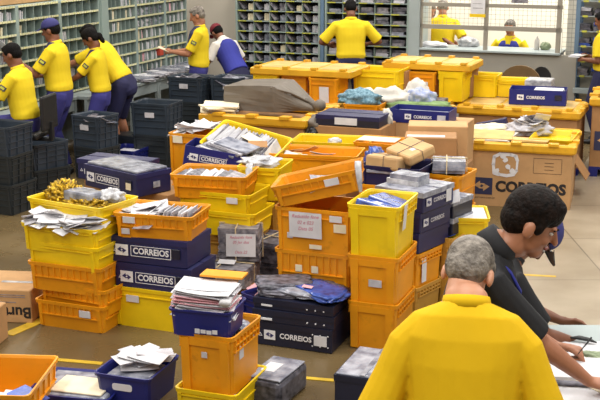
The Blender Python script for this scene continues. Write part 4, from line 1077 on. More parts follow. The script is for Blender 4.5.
# --- string-tied bundles with handwritten signs
def signbundle(label, loc, size, rz, text=None, m='mag', tw=True, tilt=0):
    w, d, h = size; t = thing('tied_bundle', label, 'bundle', rz=rz, rx=tilt)
    t.location = Vector(loc) + t.rotation_euler.to_matrix() @ Vector((0, d/2, 0))
    bm = bmesh.new(); r2 = random.Random(int(w*1000+h*777)); n = int(h/.022)
    for i in range(n):
        a = r2.uniform(-.008, .008); c_ = r2.uniform(-.008, .008)
        box(bm, -w/2+a, w/2+a, -d/2+c_, d/2+c_, h*i/n+.001, h*(i+1)/n)
    mesh_obj('magazine_stack', bm, M[m], t)
    bm = bmesh.new()
    for x in (-.02, ):
        loft(bm, [(x, -d/2-.012, 0), (x, -d/2-.012, h+.006), (x, d/2+.012, h+.006), (x, d/2+.012, 0)], [.005]*4, [.005]*4, n=6)
    loft(bm, [(-w/2-.012, 0, 0), (-w/2-.012, 0, h+.008), (w/2+.012, 0, h+.008), (w/2+.012, 0, 0)], [.005]*4, [.005]*4, n=6, side=(0, 1, 0))
    mesh_obj('string', bm, M['twine'], t)
    return t
def sign(parent, x, y, z, w, h, lines, size, tilt=0, side_rot=0):
    bm = bmesh.new(); box(bm, -w/2, w/2, -h/2, h/2, 0, .0015); s = mesh_obj('handwritten_sign', bm, M['paper'], parent, loc=(x, y, z), rot=(R(90+tilt), 0, R(side_rot)))
    for i, l in enumerate(lines):
        if l: lettering(s, l, size, (-.0, h*.5-size*.8-i*size*1.25, .003), (0, 0, R(1.5)), M['inkr'], name='handwriting', shear=.3, sx=.95)
    return s
bA = G(232, 316)
solid('cardboard_box', 'cardboard box on the floor under the two string-tied bundles', 'box', (bA.x+.02, bA.y+.08, 0), (.46, .36, .22), 'cardd')
t = signbundle('string-tied magazines lying flat with a white slip, below the signed bundle', (G(224, 316).x-.03, G(224, 316).y, .225), (.40, .34, .14), -PSI+R(4), m='mag')
sheet('slip', .13, .07, .002, 'paper', t.location+Vector((.0, -.06, .16)), (R(10), 0, -.2), 'white slip tucked under the string of the lower bundle', 'paper')
t = signbundle('string-tied bundle with a white sign in pink handwriting, standing by the orange stack', (G(239, 312).x, G(239, 312).y+.06, .375), (.30, .30, .25), -PSI+R(16), m='mag')
sign(t, .02, -.172, .13, .22, .17, ['Reduzido fone', '05 Jan dias', '', 'Data 22'], .030, tilt=-3)
p = G(258, 308)
for i in range(3):
    signbundle(('dark string-tied bundle, lowest of three right of the signed bundle', 'dark string-tied bundle, middle of three right of the signed bundle', 'dark string-tied bundle, topmost of three right of the signed bundle')[i], (p.x+.02, p.y+.14, .16*i), (.28, .34, .155), -PSI+R(-5*i), m='magd')
p = G(268, 262); bx = solid('cardboard_box', 'brown cardboard box wedged between the signed bundle and the orange stack', 'box', (p.x+.03, p.y, 0), (.22, .36, .86), 'cardd')
sheet('paper_label', .09, .07, .002, 'paper2', bx.location + Matrix.Rotation(-PSI, 3, 'Z') @ Vector((-.02, -.185, .80)), (R(90), 0, -PSI), 'white label on the brown box beside the orange stack', 'label')
# blue crate on the floor by the envelope tray
p = G(258, 334); c = crate('bin', 'blue crate with a letter in it, on the floor by the dark blue lettered stack', (p.x, p.y, 0), m='blue', size=(.30, .44, .28), style='bin', rz=-PSI-R(24), taper=.9)
heap(c, 6, 'mail in the blue crate on the floor', 'mail in the blue floor crate', seed=41, z0=.22, size=(.22, .14), ms=('paper', 'pink', 'mag'))
# --- dark blue lettered stack on the floor, front middle
b = G(293, 349)
for i in range(3):
    z = (.0, .155, .235)[i]; h = (.165, .09, .09)[i]
    labs = ['dark blue carton with white lettering and a paper label, lowest before the orange stack', 'dark blue carton with a dotted white band, middle of the three on the floor', 'dark blue carton, topmost of the three on the floor, under loose blue plastic']
    c = carton(labs[i], st((0, .0, -.005)[i], (0, 0, .01)[i], (0, .167, .258)[i]), size=((.56, .44, .165), (.58, .45, .088), (.58, .46, .07))[i], m='navyd', text=(i == 0), rz=-PSI+R((0, 1, -1)[i]), tsize=.058, tx=.0)
    if i == 0:
        for ch_ in list(c.children):
            if ch_.name.startswith('name_panel'): bpy.data.objects.remove(ch_)
        bm = bmesh.new(); box(bm, .155, .245, -.232, -.224, .05, .12); mesh_obj('paper_label', bm, M['paper'], c)
        bm = bmesh.new()
        for x in (.145, .2, .255):
            for z_ in (.045, .125): blob(bm, (x, -.232, z_), (.006, .004, .006), sub=1)
        mesh_obj('stud', bm, M['paper'], c)
    else:
        bm = bmesh.new()
        box(bm, -.23, -.15, -.236, -.228, .022, .036)
        for k in range(3): box(bm, .10+k*.06, .108+k*.06, -.236, -.228, .03, .038)
        mesh_obj('dotted_mark', bm, M['inkw'], c)
p = Vector(st(0, .22, .335))
for i, (dx, dy, rz, m) in enumerate(((-.12, .0, -.2, 'magd'), (.10, .02, -.7, 'magd'), (.02, -.06, -.5, 'film'), (.12, -.10, -.9, 'magb'), (-.14, .08, .1, 'magd'))):
    o = lumpy('plastic_mailer', ('dark plastic mailer at the left of the floor stack', 'dark plastic mailer at the right of the floor stack', 'grey plastic mailer in the middle of the floor stack', 'small blue plastic mailer on the floor stack', 'dark plastic mailer at the back of the floor stack')[i], 'mailer', p+Vector((dx, dy, .008*i)), (.19, .13, .028), m, rz=rz, seed=i+20, boxy=.75, amp=.22)
sheet('slip', .07, .05, .002, 'pink', p+Vector((.02, -.10, .075)), (0, .1, -.3), 'small pinkish slip on the dark mailers of the floor stack', 'paper')

# --- the orange stack with the big handwritten sign
b = G(312, 330)
crate('wide', 'orange crate on the floor under the orange stack with the big sign', st(.0, .04, 0), m='orange', size=(.56, .40, .255), style='plain', stickers=((.06, .18, .09, .05, 'paper2'),))
crate('tray', 'orange crate, second from the floor in the stack with the big sign', st(.0, .02, .25), m='orange', size=(.57, .42, .325), stickers=((-.10, .20, .05, .05, 'cream'), (.02, .20, .05, .05, 'cream')), taper=.93)
c = crate('wide', 'orange crate carrying a big white sign in pink handwriting', st(.01, .0, .57), m='orange', size=(.57, .42, .32), style='plain', stickers=((.17, .265, .09, .045, 'paper'), (.20, .20, .09, .06, 'cream'), (-.17, .12, .04, .04, 'paper2'), (.02, .05, .09, .03, 'cream')), taper=.93)
sign(c, -.05, -.226, .205, .24, .185, ['Reduzido fone', '02 e 023', 'Data 05'], .036, tilt=4)
c = crate('tray', 'orange slotted tray with a white label, tilted up to the right on the signed stack', st(.04, .02, .955), rz=-PSI+R(12), ry=R(-14), m='orange', size=(.61, .42, .155), stickers=((.12, .105, .10, .05, 'paper'),), name='mail_tray', cat='tray')
heap(c, 6, 'mail left in the tilted orange tray on the signed stack', 'mail in the tilted orange tray', seed=51, z0=.03, size=(.2, .12), ms=('kraft', 'mag'))
p = inside(c, .30, -.20, .09); bm = bmesh.new(); loft(bm, [(0, 0, .12), (.0, -.02, .09), (.01, -.025, 0), (.02, -.02, -.09)], [.022, .024, .020, .012], [.003]*4, n=8)
o = mesh_obj('plastic_strip', bm, M['filmw'], smooth=True, loc=p); tag(o, 'clear plastic strip hanging at the right corner of the tilted orange tray', 'wrapping')
# --- bright yellow crate on two orange crates
b = G(372, 350)
c0 = crate('tall', 'tall orange crate on the floor below the bright yellow one with blue parcels', st(.0, 0, 0), m='orange', size=(.34, .46, .34))
crate('tall', 'tall orange crate with a torn label, directly under the bright yellow crate of blue parcels', st(.0, 0, .32), m='orange', size=(.345, .47, .345), stickers=((.02, .16, .09, .05, 'paper2'),))
c = crate('tall', 'bright yellow tall crate holding blue parcels, on the two tall orange crates', st(.0, .0, .645), m='yellow', size=(.35, .47, .37), taper=.86)
p = inside(c, 0, 0, 0); rt = c.rotation_euler.to_matrix()
for i, (x, y, z, rx, ry, rz, sz, m, l) in enumerate(((0, -.04, .28, -10, 8, -30, (.27, .30, .07), 'magb', 'blue glossy parcel with a white label leaning in the bright yellow crate'), (.02, .08, .30, -6, 12, -30, (.24, .24, .05), 'magb', 'second blue glossy parcel behind the labelled one in the bright yellow crate'))):
    o = solid('blue_parcel', l, 'parcel', inside(c, x, y, z), sz, m, rz=-PSI+R(rz+20), rx=R(rx), ry=R(ry), center=True, bev=.012, seg=2)
    if i == 0: lb = bpy.data.objects.new('paper_label', env_mesh(.05, .09, .001, 'paper')); COL.objects.link(lb); lb.parent = o; lb.location = (.0, -.09, .0705)
bm = bmesh.new(); box(bm, 0, .003, -.035, .035, -.17, .0); bevel(bm, .001); o = mesh_obj('hanging_slip', bm, M['paper'], loc=inside(c, .195, -.13, .37), rot=(0, R(4), -PSI)); tag(o, 'white slip hanging down the side of the bright yellow crate', 'paper')
# --- turned cartons and tan crates to the right of it
RZK = -R(37)
RK = Matrix.Rotation(RZK, 3, 'Z')
kc = P(417, 300, 8.15)                                    # front right corner of the turned stack
def rb(dx, dy, z, w=.40):
    p = kc + RK @ Vector((dx-w/2, dy, 0)); return (p.x, p.y, z)
for i, (m, l) in enumerate((('tan', 'tan crate on the floor, lowest of the turned stack right of the bright yellow crate'), ('orange', 'slotted orange crate with a long white slip, second in the turned stack'))):
    c = crate('tall', l, rb(0, 0, .25*i), rz=RZK, m=m, size=(.40, .36, .26), taper=.94)
    if i:
        bm = bmesh.new(); box(bm, .204, .208, -.12, -.06, .04, .22); mesh_obj('paper_slip', bm, M['paper'], c)
for i, (m, l) in enumerate((('tan', 'tan crate on the floor at the far end of the turned stack'), ('tan', 'tan slotted crate, second at the far end of the turned stack'))):
    c = crate('tall', l, rb(.05, .40, .27*i), rz=RZK, m=m, size=(.40, .36, .28), taper=.94)
heap(c, 5, 'mail in the tan slotted crate at the far end of the turned stack', 'mail in the far tan crate', seed=77, z0=.22, size=(.22, .14), ms=('magb', 'mag', 'paper2'))
for i, l in enumerate(('dark navy carton, lowest of the leaning pile right of the bright yellow crate', 'dark navy carton with print on its end, second in the leaning pile', 'grey-topped navy carton with a white label, topmost of the leaning pile')):
    c = carton(l, rb((.0, .01, .03)[i], .0, .512+.152*i), size=(.40, .43, .148), m='navy', rz=RZK, text=False, textend=.05 if i else None, lidm='film' if i == 2 else None)
bm = bmesh.new(); box(bm, .205, .209, .10, .17, .03, .12); mesh_obj('paper_label', bm, M['paper'], c)
for i in range(2):
    carton(('dark film-wrapped carton behind the leaning pile, lower of two', 'dark film-wrapped carton behind the leaning pile, upper of two')[i], rb(.04, .45, .55+.135*i), size=(.36, .30, .13), m='navyd', rz=RZK, text=False, lidm='film')
pile(c.location+Vector((-.04, .03, .153)), RZK, 2, 'flat pale parcel wrapped in film on the grey-topped navy carton', 'pale parcels on the navy carton', w=.26, h=.18, t=.035, ms=('filmw', 'film'), jit=.01, spread=4, name='parcel', cat='parcel')
sheet('letter', .08, .10, .003, 'paper', rb(.04, .44, .86, 0), (R(60), R(-25), RZK), 'white paper propped at the far end of the leaning carton pile', 'paper')
# yellow crate before the cardboard container
b = P(462, 300, 8.6); b = Vector((b.x, b.y, 0))
crate('wide', 'orange crate on the floor below the yellow crate in front of the lettered cardboard container', st(.0, .03, 0), m='orange', size=(.36, .40, .25), style='plain', rz=-PSI+R(14))
crate('wide', 'orange crate in the middle, below the yellow crate in front of the cardboard container', st(.0, .03, .245), m='orange', size=(.36, .40, .245), style='plain', rz=-PSI+R(14))
c = crate('tray', 'yellow crate with dark-edged papers in front of the lettered cardboard container', st(.0, .0, .475), m='yellow', size=(.36, .40, .20), style='plain', rz=-PSI+R(16))
pile(inside(c, 0, 0, .10), -PSI+R(16), 7, 'dark-edged folder lying in the yellow crate before the cardboard container', 'folders in the yellow crate by the container', w=.32, h=.34, t=.012, ms=('paper', 'magd'), jit=.006, spread=2)
# ---------------------------------------------------------------- rear heap: containers, slabs and what lies on them
def collar(root, w, d, z, hh=.075, m='ochre', th=.05, mtop='orange'):
    "the plastic frame that closes a container's top"
    bm = bmesh.new()
    rings = [ring(bm, w+.05, d+.05, z, .03), ring(bm, w+.07, d+.07, z+hh*.25, .03), ring(bm, w+.07, d+.07, z+hh, .03), ring(bm, w+.04, d+.04, z+hh+.012, .03), ring(bm, w-th*2, d-th*2, z+hh+.012, .02), ring(bm, w-th*2, d-th*2, z, .02)]
    skin_rings(bm, rings, False, False); n = len(rings[0])
    for i in range(n): bm.faces.new((rings[-1][i], rings[-1][(i+1) % n], rings[0][(i+1) % n], rings[0][i]))
    for x in (-w*.33, 0, w*.33): box(bm, x-.05, x+.05, -d/2-.05, -d/2+.05, z+hh+.002, z+hh+.03)
    for y in (-d*.25, d*.25):
        for s in (-1, 1): box(bm, s*w/2-.05, s*w/2+.05, y-.05, y+.05, z+hh+.002, z+hh+.03)
    return mesh_obj('frame_collar', bm, M[m], root)
def container(label, loc, w, d, h, rz=-PSI, m='cardd', fill_h=.9, cm='ochre', pallet=True, text=False):
    t = thing('pallet_container', label, 'container', rz=rz); t.location = Vector(loc) + t.rotation_euler.to_matrix() @ Vector((0, d/2, 0))
    z0 = .12 if pallet else 0
    bm = bmesh.new(); rings = [ring(bm, w, d, z0, .01), ring(bm, w, d, h, .01), ring(bm, w-.03, d-.03, h, .01), ring(bm, w-.03, d-.03, h*fill_h, .01)]; skin_rings(bm, rings); mesh_obj('cardboard_wall', bm, M[m], t)
    if pallet:
        bm = bmesh.new(); box(bm, -w/2, w/2, -d/2, d/2, .09, .12)
        for x in (-w/2+.05, 0, w/2-.05):
            for y in (-d/2+.06, 0, d/2-.06): box(bm, x-.05, x+.05, y-.06, y+.06, 0, .09)
        mesh_obj('pallet', bm, M['blue'], t)
    collar(t, w, d, h-.03, m=cm)
    t['h'] = h*fill_h; t['w'] = w; t['d'] = d; t['top'] = h+.06
    return t
def slab(label, loc, w, d, rz=-PSI, m='ochre', top='slabtop', hh=.07):
    "a plastic lid slab, bottom front middle at loc"
    t = thing('plastic_slab', label, 'slab', rz=rz); t.location = Vector(loc) + t.rotation_euler.to_matrix() @ Vector((0, d/2, 0))
    bm = bmesh.new(); skin_rings(bm, [ring(bm, w-.02, d-.02, 0, .03), ring(bm, w, d, .012, .03), ring(bm, w, d, hh, .03), ring(bm, w-.03, d-.03, hh+.012, .03)]); 
    for x in (-w*.42, -w*.14, w*.14, w*.42):
        box(bm, x-.035, x+.035, -d/2+.0, -d/2+.07, hh+.01, hh+.035); box(bm, x-.035, x+.035, d/2-.07, d/2, hh+.01, hh+.035)
    mesh_obj('slab_body', bm, M[m], t)
    bm = bmesh.new(); n = 3
    for i in range(n):
        x0 = -w/2+.06+(w-.12)*i/n; box(bm, x0+.02, x0+(w-.12)/n-.02, -d/2+.09, d/2-.09, hh+.008, hh+.016)
    mesh_obj('top_panel', bm, M[top], t); t['h'] = hh+.012
    return t
def gxy(u, v, t, z): p = P(u, v, t); return Vector((p.x, p.y, z))
def onfloor(u, t, z=0):
    "point at column u and forward distance like depth t, moved to height z"
    p = P(u, 120, t); return Vector((p.x, p.y, z))

# A: container under the tarpaulin
A = container('cardboard container with a yellow frame carrying the grey-brown tarpaulin bundle', gxy(252, 124, 10.9, 0), 1.06, .95, Z(124, 10.9)+.02, m='cardd', fill_h=.95)
zA = A['top']
# tarpaulin-covered carton
tp = thing('tarpaulin_bundle', 'large bundle wrapped in grey-brown tarpaulin with a gathered right end', 'bundle', rz=-PSI); p = gxy(266, 118, 11.1, zA); tp.location = Vector((p.x-.07, p.y, zA-.0)) + Matrix.Rotation(-PSI, 3, 'Z') @ Vector((0, .3, 0))
bm = bmesh.new()
prof = [(-.40, .0, .20, .24), (-.39, .0, .235, .27), (-.2, .0, .25, .27), (.0, .0, .26, .28), (.14, .0, .26, .28), (.16, .0, .25, .27), (.34, .0, .15, .20), (.46, -.02, .07, .10), (.50, -.03, .05, .07)]
rings = []
from mathutils import noise
for i, (x, yo, hz, hy) in enumerate(prof):
    r = []
    for k in range(24):
        a = 2*math.pi*k/24+R(45)/3*0; cx, cy = math.cos(a), math.sin(a); mm = max(abs(cx), abs(cy)); q = .97 if i < 6 else .4
        cx, cy = cx*(1-q)+cx/mm*q, cy*(1-q)+cy/mm*q
        nz = 1+.06*noise.noise(Vector((x*6, cx*3, cy*3)))
        r.append(bm.verts.new((x, yo+cx*hy*nz, max(0, hz/2+cy*hz/2*nz))))
    rings.append(r)
skin_rings(bm, rings); mesh_obj('wrapped_body', bm, M['tarp'], tp, smooth=False)
bm = bmesh.new(); loft(bm, [(.42, -.03, .09), (.49, -.06, .07), (.56, -.10, .07)], [.05, .03, .07], [.05, .03, .06]); mesh_obj('gathered_end', bm, M['tarp'], tp, smooth=True)
for i in range(4):
    bm = bmesh.new(); y = -.22+i*.06; loft(bm, [(.12, -.27+i*.03, .24-.03*i), (.30, -.20+i*.03, .19-.03*i), (.46, -.06, .08)], [.016, .014, .01], [.012, .01, .01]); mesh_obj('fold', bm, M['tarp'], tp, smooth=True)
# dark tied sacks hanging at its right
p = gxy(313, 126, 10.7, 0)
solid('cardboard_box', 'cardboard box in the gap right of the tarpaulin container', 'box', (p.x+.02, p.y+.02, 0), (.14, .3, .84), 'cardd')
lumpy('sack', 'small dark grey sack hanging over the gap right of the tarpaulin', 'sack', (p.x+.02, p.y+.12, .845), (.10, .12, .12), 'tarp', seed=14, amp=.35)
lumpy('sack', 'black sack end below the small grey sack', 'sack', (p.x+.0, p.y+.0, .845), (.05, .06, .06), 'black', seed=15, amp=.3)
# pale boards at the left of the frame
p = A.location + Matrix.Rotation(-PSI, 3, 'Z') @ Vector((-.40, -.34, zA+.0))
pile(p, -PSI+.5, 5, 'pale sheets sliding off the left corner of the tarpaulin container', 'pale sheets beside the tarpaulin', w=.34, h=.24, t=.014, ms=('cream', 'paper2'), jit=.03, spread=25, tilt=4, name='sheet', cat='sheet')

# B: navy trays on cardboard boxes
zb = Z(127, 10.6)
p = gxy(347, 127, 10.6, 0)
solid('cardboard_box', 'cardboard box stack under the navy tray with a white label', 'box', (p.x, p.y, 0), (.66, .5, zb*.55), 'card')
solid('cardboard_box', 'brown cardboard box directly under the navy tray with a white label', 'box', (p.x, p.y-.01, zb*.55), (.66, .5, zb*.45), 'cardd')
c = carton('navy tray with a wide white label, beside the tarpaulin bundle', (p.x, p.y, zb), size=(.62, .40, .10), m='navyd', text=False, lidm='navy')
bm = bmesh.new(); box(bm, -.12, .10, -.212, -.206, .02, .085); mesh_obj('paper_label', bm, M['paper'], c)
p = gxy(419, 123, 10.9, 0); zc = Z(123.5, 10.9)
solid('cardboard_box', 'cardboard box on the floor under the royal blue lettered tray', 'box', (p.x+.03, p.y, 0), (.82, .5, zc*.5), 'cardd')
solid('cardboard_box', 'wide cardboard box directly under the royal blue lettered tray at the centre back', 'box', (p.x+.03, p.y-.01, zc*.5), (.80, .5, zc*.5), 'card')
c = carton('royal blue lettered tray with a grey label, in front of the faded green cloth', (p.x-.01, p.y, zc), size=(.60, .34, .125), m='blue', open_top=True, tsize=.045, tx=.03, name='mail_tray', cat='tray')
for ch_ in list(c.children):
    if ch_.name.startswith(('warning', 'hand_hole', 'name_panel')): bpy.data.objects.remove(ch_)
bm = bmesh.new(); box(bm, .19, .27, -.178, -.172, .03, .09); mesh_obj('paper_label', bm, M['paper2'], c)
solid('tray_lid', 'flat grey lid inside the royal blue lettered tray at the centre back', 'lid', inside(c, 0, -.15, .05), (.56, .3, .03), 'film')
lumpy('cloth_bundle', 'small pale cloth tied between the navy tray and the royal blue lettered tray', 'cloth', (P(387, 122, 10.75).x, P(387, 122, 10.75).y+.08, zc), (.06, .08, .10), 'canvas', seed=33, amp=.3)
# cloths: lying on a container behind
K = container('container behind the navy tray, heaped with cloths', gxy(385, 112, 11.75, 0), 1.15, .62, Z(111, 11.7)-.06, fill_h=.98)
zk = K['top']-.03
def onk(u, v, t, z=0): p = P(u, v, t); return (p.x, p.y, zk+z)
lumpy('cloth', 'faded green cloth spread behind the royal blue lettered tray', 'cloth', onk(418, 108, 11.9), (.34, .16, .07), 'green', seed=40, rz=-PSI, boxy=.6, amp=.2)
c = crate('tray', 'small orange tray under the teal woven cloth', onk(361, 109, 11.75), m='orange', size=(.38, .3, .09), style='plain', name='mail_tray', cat='tray')
lumpy('cloth', 'teal woven cloth heaped over the small orange tray', 'cloth', inside(c, -.06, .02, .07), (.24, .16, .10), 'teal', seed=41, rz=-PSI, amp=.35)
lumpy('cloth', 'pale crumpled canvas between the teal cloth and the green cloth', 'cloth', onk(391, 104, 12.05, .02), (.30, .15, .13), 'canvas', seed=42, rz=-PSI, amp=.35)
lumpy('cloth', 'white rounded cloth bundle right of the teal cloth', 'cloth', onk(366, 101, 12.1, .06), (.13, .12, .10), 'canvas', seed=43, amp=.25)
lumpy('cloth', 'pale cloth bundle standing highest at the centre back', 'cloth', onk(417, 100, 12.15, .05), (.14, .12, .16), 'canvas', seed=44, amp=.3)
lumpy('cloth', 'blue patterned cloth spilling right of the pale bundle', 'cloth', onk(420, 104, 11.95, .06), (.16, .12, .11), 'bluecloth', seed=45, amp=.35)
# row of crates with a slab on top
B2 = container('container at the back left carrying three crates under a slab', gxy(298, 104, 12.7, 0), 1.14, .62, .76, fill_h=.97)
zb2 = B2['top']-.02
def row(u, t, w, h, m, label, z=zb2, st_=None, rz=-PSI, d=.44, style='plain', taper=.9): 
    p = P(u, 88, t); return crate('tall', label, (p.x, p.y, z), m=m, size=(w, d, h), style=style, stickers=st_ or (), rz=rz, taper=taper)
hB = Z(75, 12.85)-zb2
row(266, 12.95, .31, hB, 'yellow', 'bright yellow crate, leftmost of three under the left slab', style='plain')
row(294.5, 12.85, .31, hB, 'orange', 'orange crate with a pale label between two others under the left slab', st_=((.03, hB*.45, .10, .14, 'paper2'),))
row(323, 12.6, .33, hB, 'orange', 'orange crate with a large white label, right of three under the left slab', st_=((.02, hB*.45, .11, .19, 'paper'),))
p = P(299, 75, 12.7); slab('long orange plastic slab with a pale top, bridging the three crates at the back left', (p.x, p.y, zb2+hB), 1.22, .75, m='ochre')
p = P(329, 104, 12.1); crate('wide', 'orange crate showing between the teal cloth and the labelled crate', (p.x-.02, p.y, .0), m='orange', size=(.28, .3, .90), style='plain')
# big yellow crate and second slab
p = P(377, 95, 12.75)
C2 = container('container at the back centre carrying the big yellow crate', (p.x+.27, p.y+.16, 0), 1.04, .62, .78, fill_h=.97)
z2 = C2['top']-.02
hY = Z(69, 12.9)-z2
row(375, 12.85, .54, hY, 'yellow', 'big plain yellow crate behind the white cloths', z=z2, d=.46, taper=.96)
row(422, 13.1, .32, Z(71, 13.1)-z2, 'orange', 'orange crate with a round pale label under the right-hand slab', z=z2, st_=((.02, .14, .11, .16, 'paper'),))
row(451, 13.0, .30, Z(71, 13.0)-z2, 'yellow', 'bright yellow crate standing at the right end under the right-hand slab', z=z2, taper=.84, style='tall')
row(466, 13.35, .12, Z(71, 13.3)-z2, 'cardd', 'brown cardboard end panel beside the bright yellow crate', z=z2, style='none', d=.4, taper=1)
p = P(425, 71, 13.05); slab('orange plastic slab with a pale top on the two crates at the back centre', (p.x, p.y, Z(71, 13.05)+.005), 1.06, .72, m='ochre')
p = P(402, 90, 13.0); solid('cardboard_box', 'narrow dark brown box between the big yellow crate and the labelled one', 'box', (p.x, p.y, z2), (.08, .3, Z(71, 13.0)-z2), 'cardd')
p = P(432, 98, 12.5); solid('grey_case', 'flat dark grey case under the right-hand slab', 'case', (p.x, p.y-.05, z2), (.26, .2, .11), 'magd')
# C: container with royal blue tray
zc3 = Z(114, 12.75)
C3 = container('wide cardboard container with a yellow frame carrying the royal blue lettered tray on the right', gxy(517, 113, 12.75, 0), 1.34, .72, zc3, fill_h=.985)
z3 = C3['top']-.028
slab('flat ochre slab with a pale top closing the wide rear container', C3.location+Matrix.Rotation(-PSI, 3, 'Z') @ Vector((0, -.375, C3['top']-.03)), 1.38, .77, m='ochre', hh=.03); z3 += .05
p = P(483, 98, 13.35)
def bentcrate(u, label, w, h, z, rzx=0): p = P(u, 95, 13.45); return crate('tall', label, (p.x, p.y, z), m='yellow', size=(w, .34, h), style='plain', rz=-PSI+rzx, taper=.96)
bentcrate(482, 'bright yellow crate, left of the two by the brown chair', .33, .26, z3)
bentcrate(511, 'bright yellow crate, right of the two by the brown chair', .34, .20, z3, R(6))
p = P(538, 95, 13.3); t_ = solid('grey_case', 'grey case topped with pale folded film before the narrow black chair', 'case', (p.x, p.y, z3), (.30, .3, .14), 'mag'); 
solid('film_pack', 'pale folded film pack on the grey case before the black chair', 'packet', (p.x-.01, p.y+.0, z3+.142), (.31, .28, .08), 'filmw', bev=.015, seg=2)
p = P(537, 106, 12.85)
c = carton('royal blue lettered tray with white mail, on the yellow frame of the right rear container', (p.x, p.y, z3), size=(.64, .36, .17), m='blue', open_top=True, tsize=.052, tx=-.04, rz=-PSI+R(6), name='mail_tray', cat='tray')
for ch_ in list(c.children):
    if ch_.name.startswith(('warning', 'name_panel')): bpy.data.objects.remove(ch_)
pile(inside(c, .12, 0, .09), -PSI, 4, 'white mail at the right end of the royal blue tray', 'mail in the royal blue tray on the right', w=.32, h=.26, t=.018, ms=('paper', 'pink'), jit=.01, spread=4)
pile(inside(c, -.16, 0, .06), -PSI, 3, 'grey mail at the left end of the royal blue tray on the right', 'grey mail in the royal blue tray', w=.26, h=.26, t=.018, ms=('film', 'mag'), jit=.01, spread=4)
# D: the lettered cardboard container
zD = Z(149, 11.4)
D = container('large cardboard container with dark arrows emblem and big dark lettering, behind the dark-haired head', gxy(516, 150, 11.4, 0), 1.12, 1.0, zD, rz=-PSI+R(5), m='card', fill_h=.9, pallet=False)
def onD(x, z): return (x, -.503, z)
emblem(D, .175, onD(-.33, zD-.40), (R(90), 0, 0), M['inkd'], M['card'])
lettering(D, 'CORREIOS', .15, (.16, -.502, zD-.40), (R(90), 0, 0), M['inkk'], bold=.05, sx=.98)
lettering(D, 'www.correios.com.br', .032, (-.33, -.502, zD-.52), (R(90), 0, 0), M['inkk'])
bm = bmesh.new()
for a in ((-.14, .14, .075, .078), (-.14, .14, -.078, -.075), (-.14, -.137, -.078, .078), (.137, .14, -.078, .078)): box(bm, a[0], a[1], a[2], a[3], 0, .001)
for i in range(3): box(bm, -.03, .06, -.04+i*.035, -.036+i*.035, 0, .001)
mesh_obj('printed_frame', bm, M['inkk'], D, loc=(.32, -.502, zD-.16), rot=(R(90), 0, 0))
# torn tape left where a label was
bm = bmesh.new(); r2 = random.Random(5)
path = [(-.11, -.09), (-.12, 0), (-.115, .08), (-.06, .11), (.05, .11), (.10, .10), (.12, .05), (.115, -.05), (.09, -.09), (.02, -.11), (-.06, -.10), (-.11, -.09)]
for (x0, y0), (x1, y1) in zip(path, path[1:]):
    d0 = Vector((x1-x0, y1-y0)).normalized(); n0 = Vector((-d0.y, d0.x))*r2.uniform(.012, .020)
    vs = [bm.verts.new((a, b, .002)) for a, b in ((x0+n0.x-d0.x*.006, y0+n0.y-d0.y*.006), (x0-n0.x-d0.x*.006, y0-n0.y-d0.y*.006), (x1-n0.x*.8+d0.x*.006, y1-n0.y*.8+d0.y*.006), (x1+n0.x*.8+d0.x*.006, y1+n0.y*.8+d0.y*.006))]
    bm.faces.new(vs)
for (cx, cy) in ((-.08, -.06), (.075, -.06), (-.03, .09), (.0, .05), (.03, -.02)):
    vs = [bm.verts.new((cx+math.cos(k*.9)*r2.uniform(.02, .035), cy+math.sin(k*.9)*r2.uniform(.02, .035), .0025)) for k in range(7)]; bm.faces.new(vs)
bm_geom = bmesh.ops.extrude_face_region(bm, geom=bm.faces[:]); 
for v in bm_geom['geom']:
    if isinstance(v, bmesh.types.BMVert): v.co.z -= .0015
mesh_obj('torn_tape', bm, M['inkw'], D, loc=(-.10, -.503, zD-.17), rot=(R(90), 0, 0))
def inD(x, y, z): return D.location + D.rotation_euler.to_matrix() @ Vector((x, y, z))
zi = D['top']-.03
pile(inD(-.30, -.20, zi), -PSI, 6, 'pale sheets filling the front left of the lettered cardboard container', 'pale sheets in the lettered container', w=.44, h=.5, t=.008, ms=('canvas', 'slabtop'), jit=.04, spread=8, name='sheet', cat='sheet')
pile(inD(.10, -.32, zi-.0), -PSI, 5, 'cream board at the front of the lettered cardboard container', 'cream boards in the lettered container', w=.40, h=.16, t=.008, ms=('slabtop', 'canvas'), jit=.02, spread=3, name='board', cat='board')
crate('tray', 'bright yellow lid tray lying at the right of the lettered cardboard container', inD(.32, -.30, zi-.02), m='yellow', size=(.42, .62, .07), style='plain', name='mail_tray', cat='tray', rim=.02)
lumpy('newspaper', 'crumpled white and grey newspapers on the lettered cardboard container', 'newspaper', inD(.05, .22, zi), (.24, .15, .09), 'paper2', seed=50, amp=.5, freq=6)
for i in range(7): sheet('newspaper', .24, .16, .004, ('paper', 'paper2', 'mag')[i % 3], inD(.0+.03*i, .18+.02*(i % 3), zi+.11+.008*i), (R(12*(i % 3)-10), R(15-7*i), i*.8), 'loose newspaper sheet on the crumpled newspapers', 'newspaper', 'newspaper sheets on the lettered container', curl=.03)
lumpy('paper_pile', 'cream crumpled paper at the back left of the lettered cardboard container', 'paper', inD(-.33, .20, zi), (.24, .12, .06), 'cream', seed=52, amp=.4)
solid('blue_box', 'blue box end poking up at the back left of the lettered cardboard container', 'box', inD(-.32, .36, zi-.1), (.34, .1, .2), 'navy', rz=-PSI, ry=R(-14))
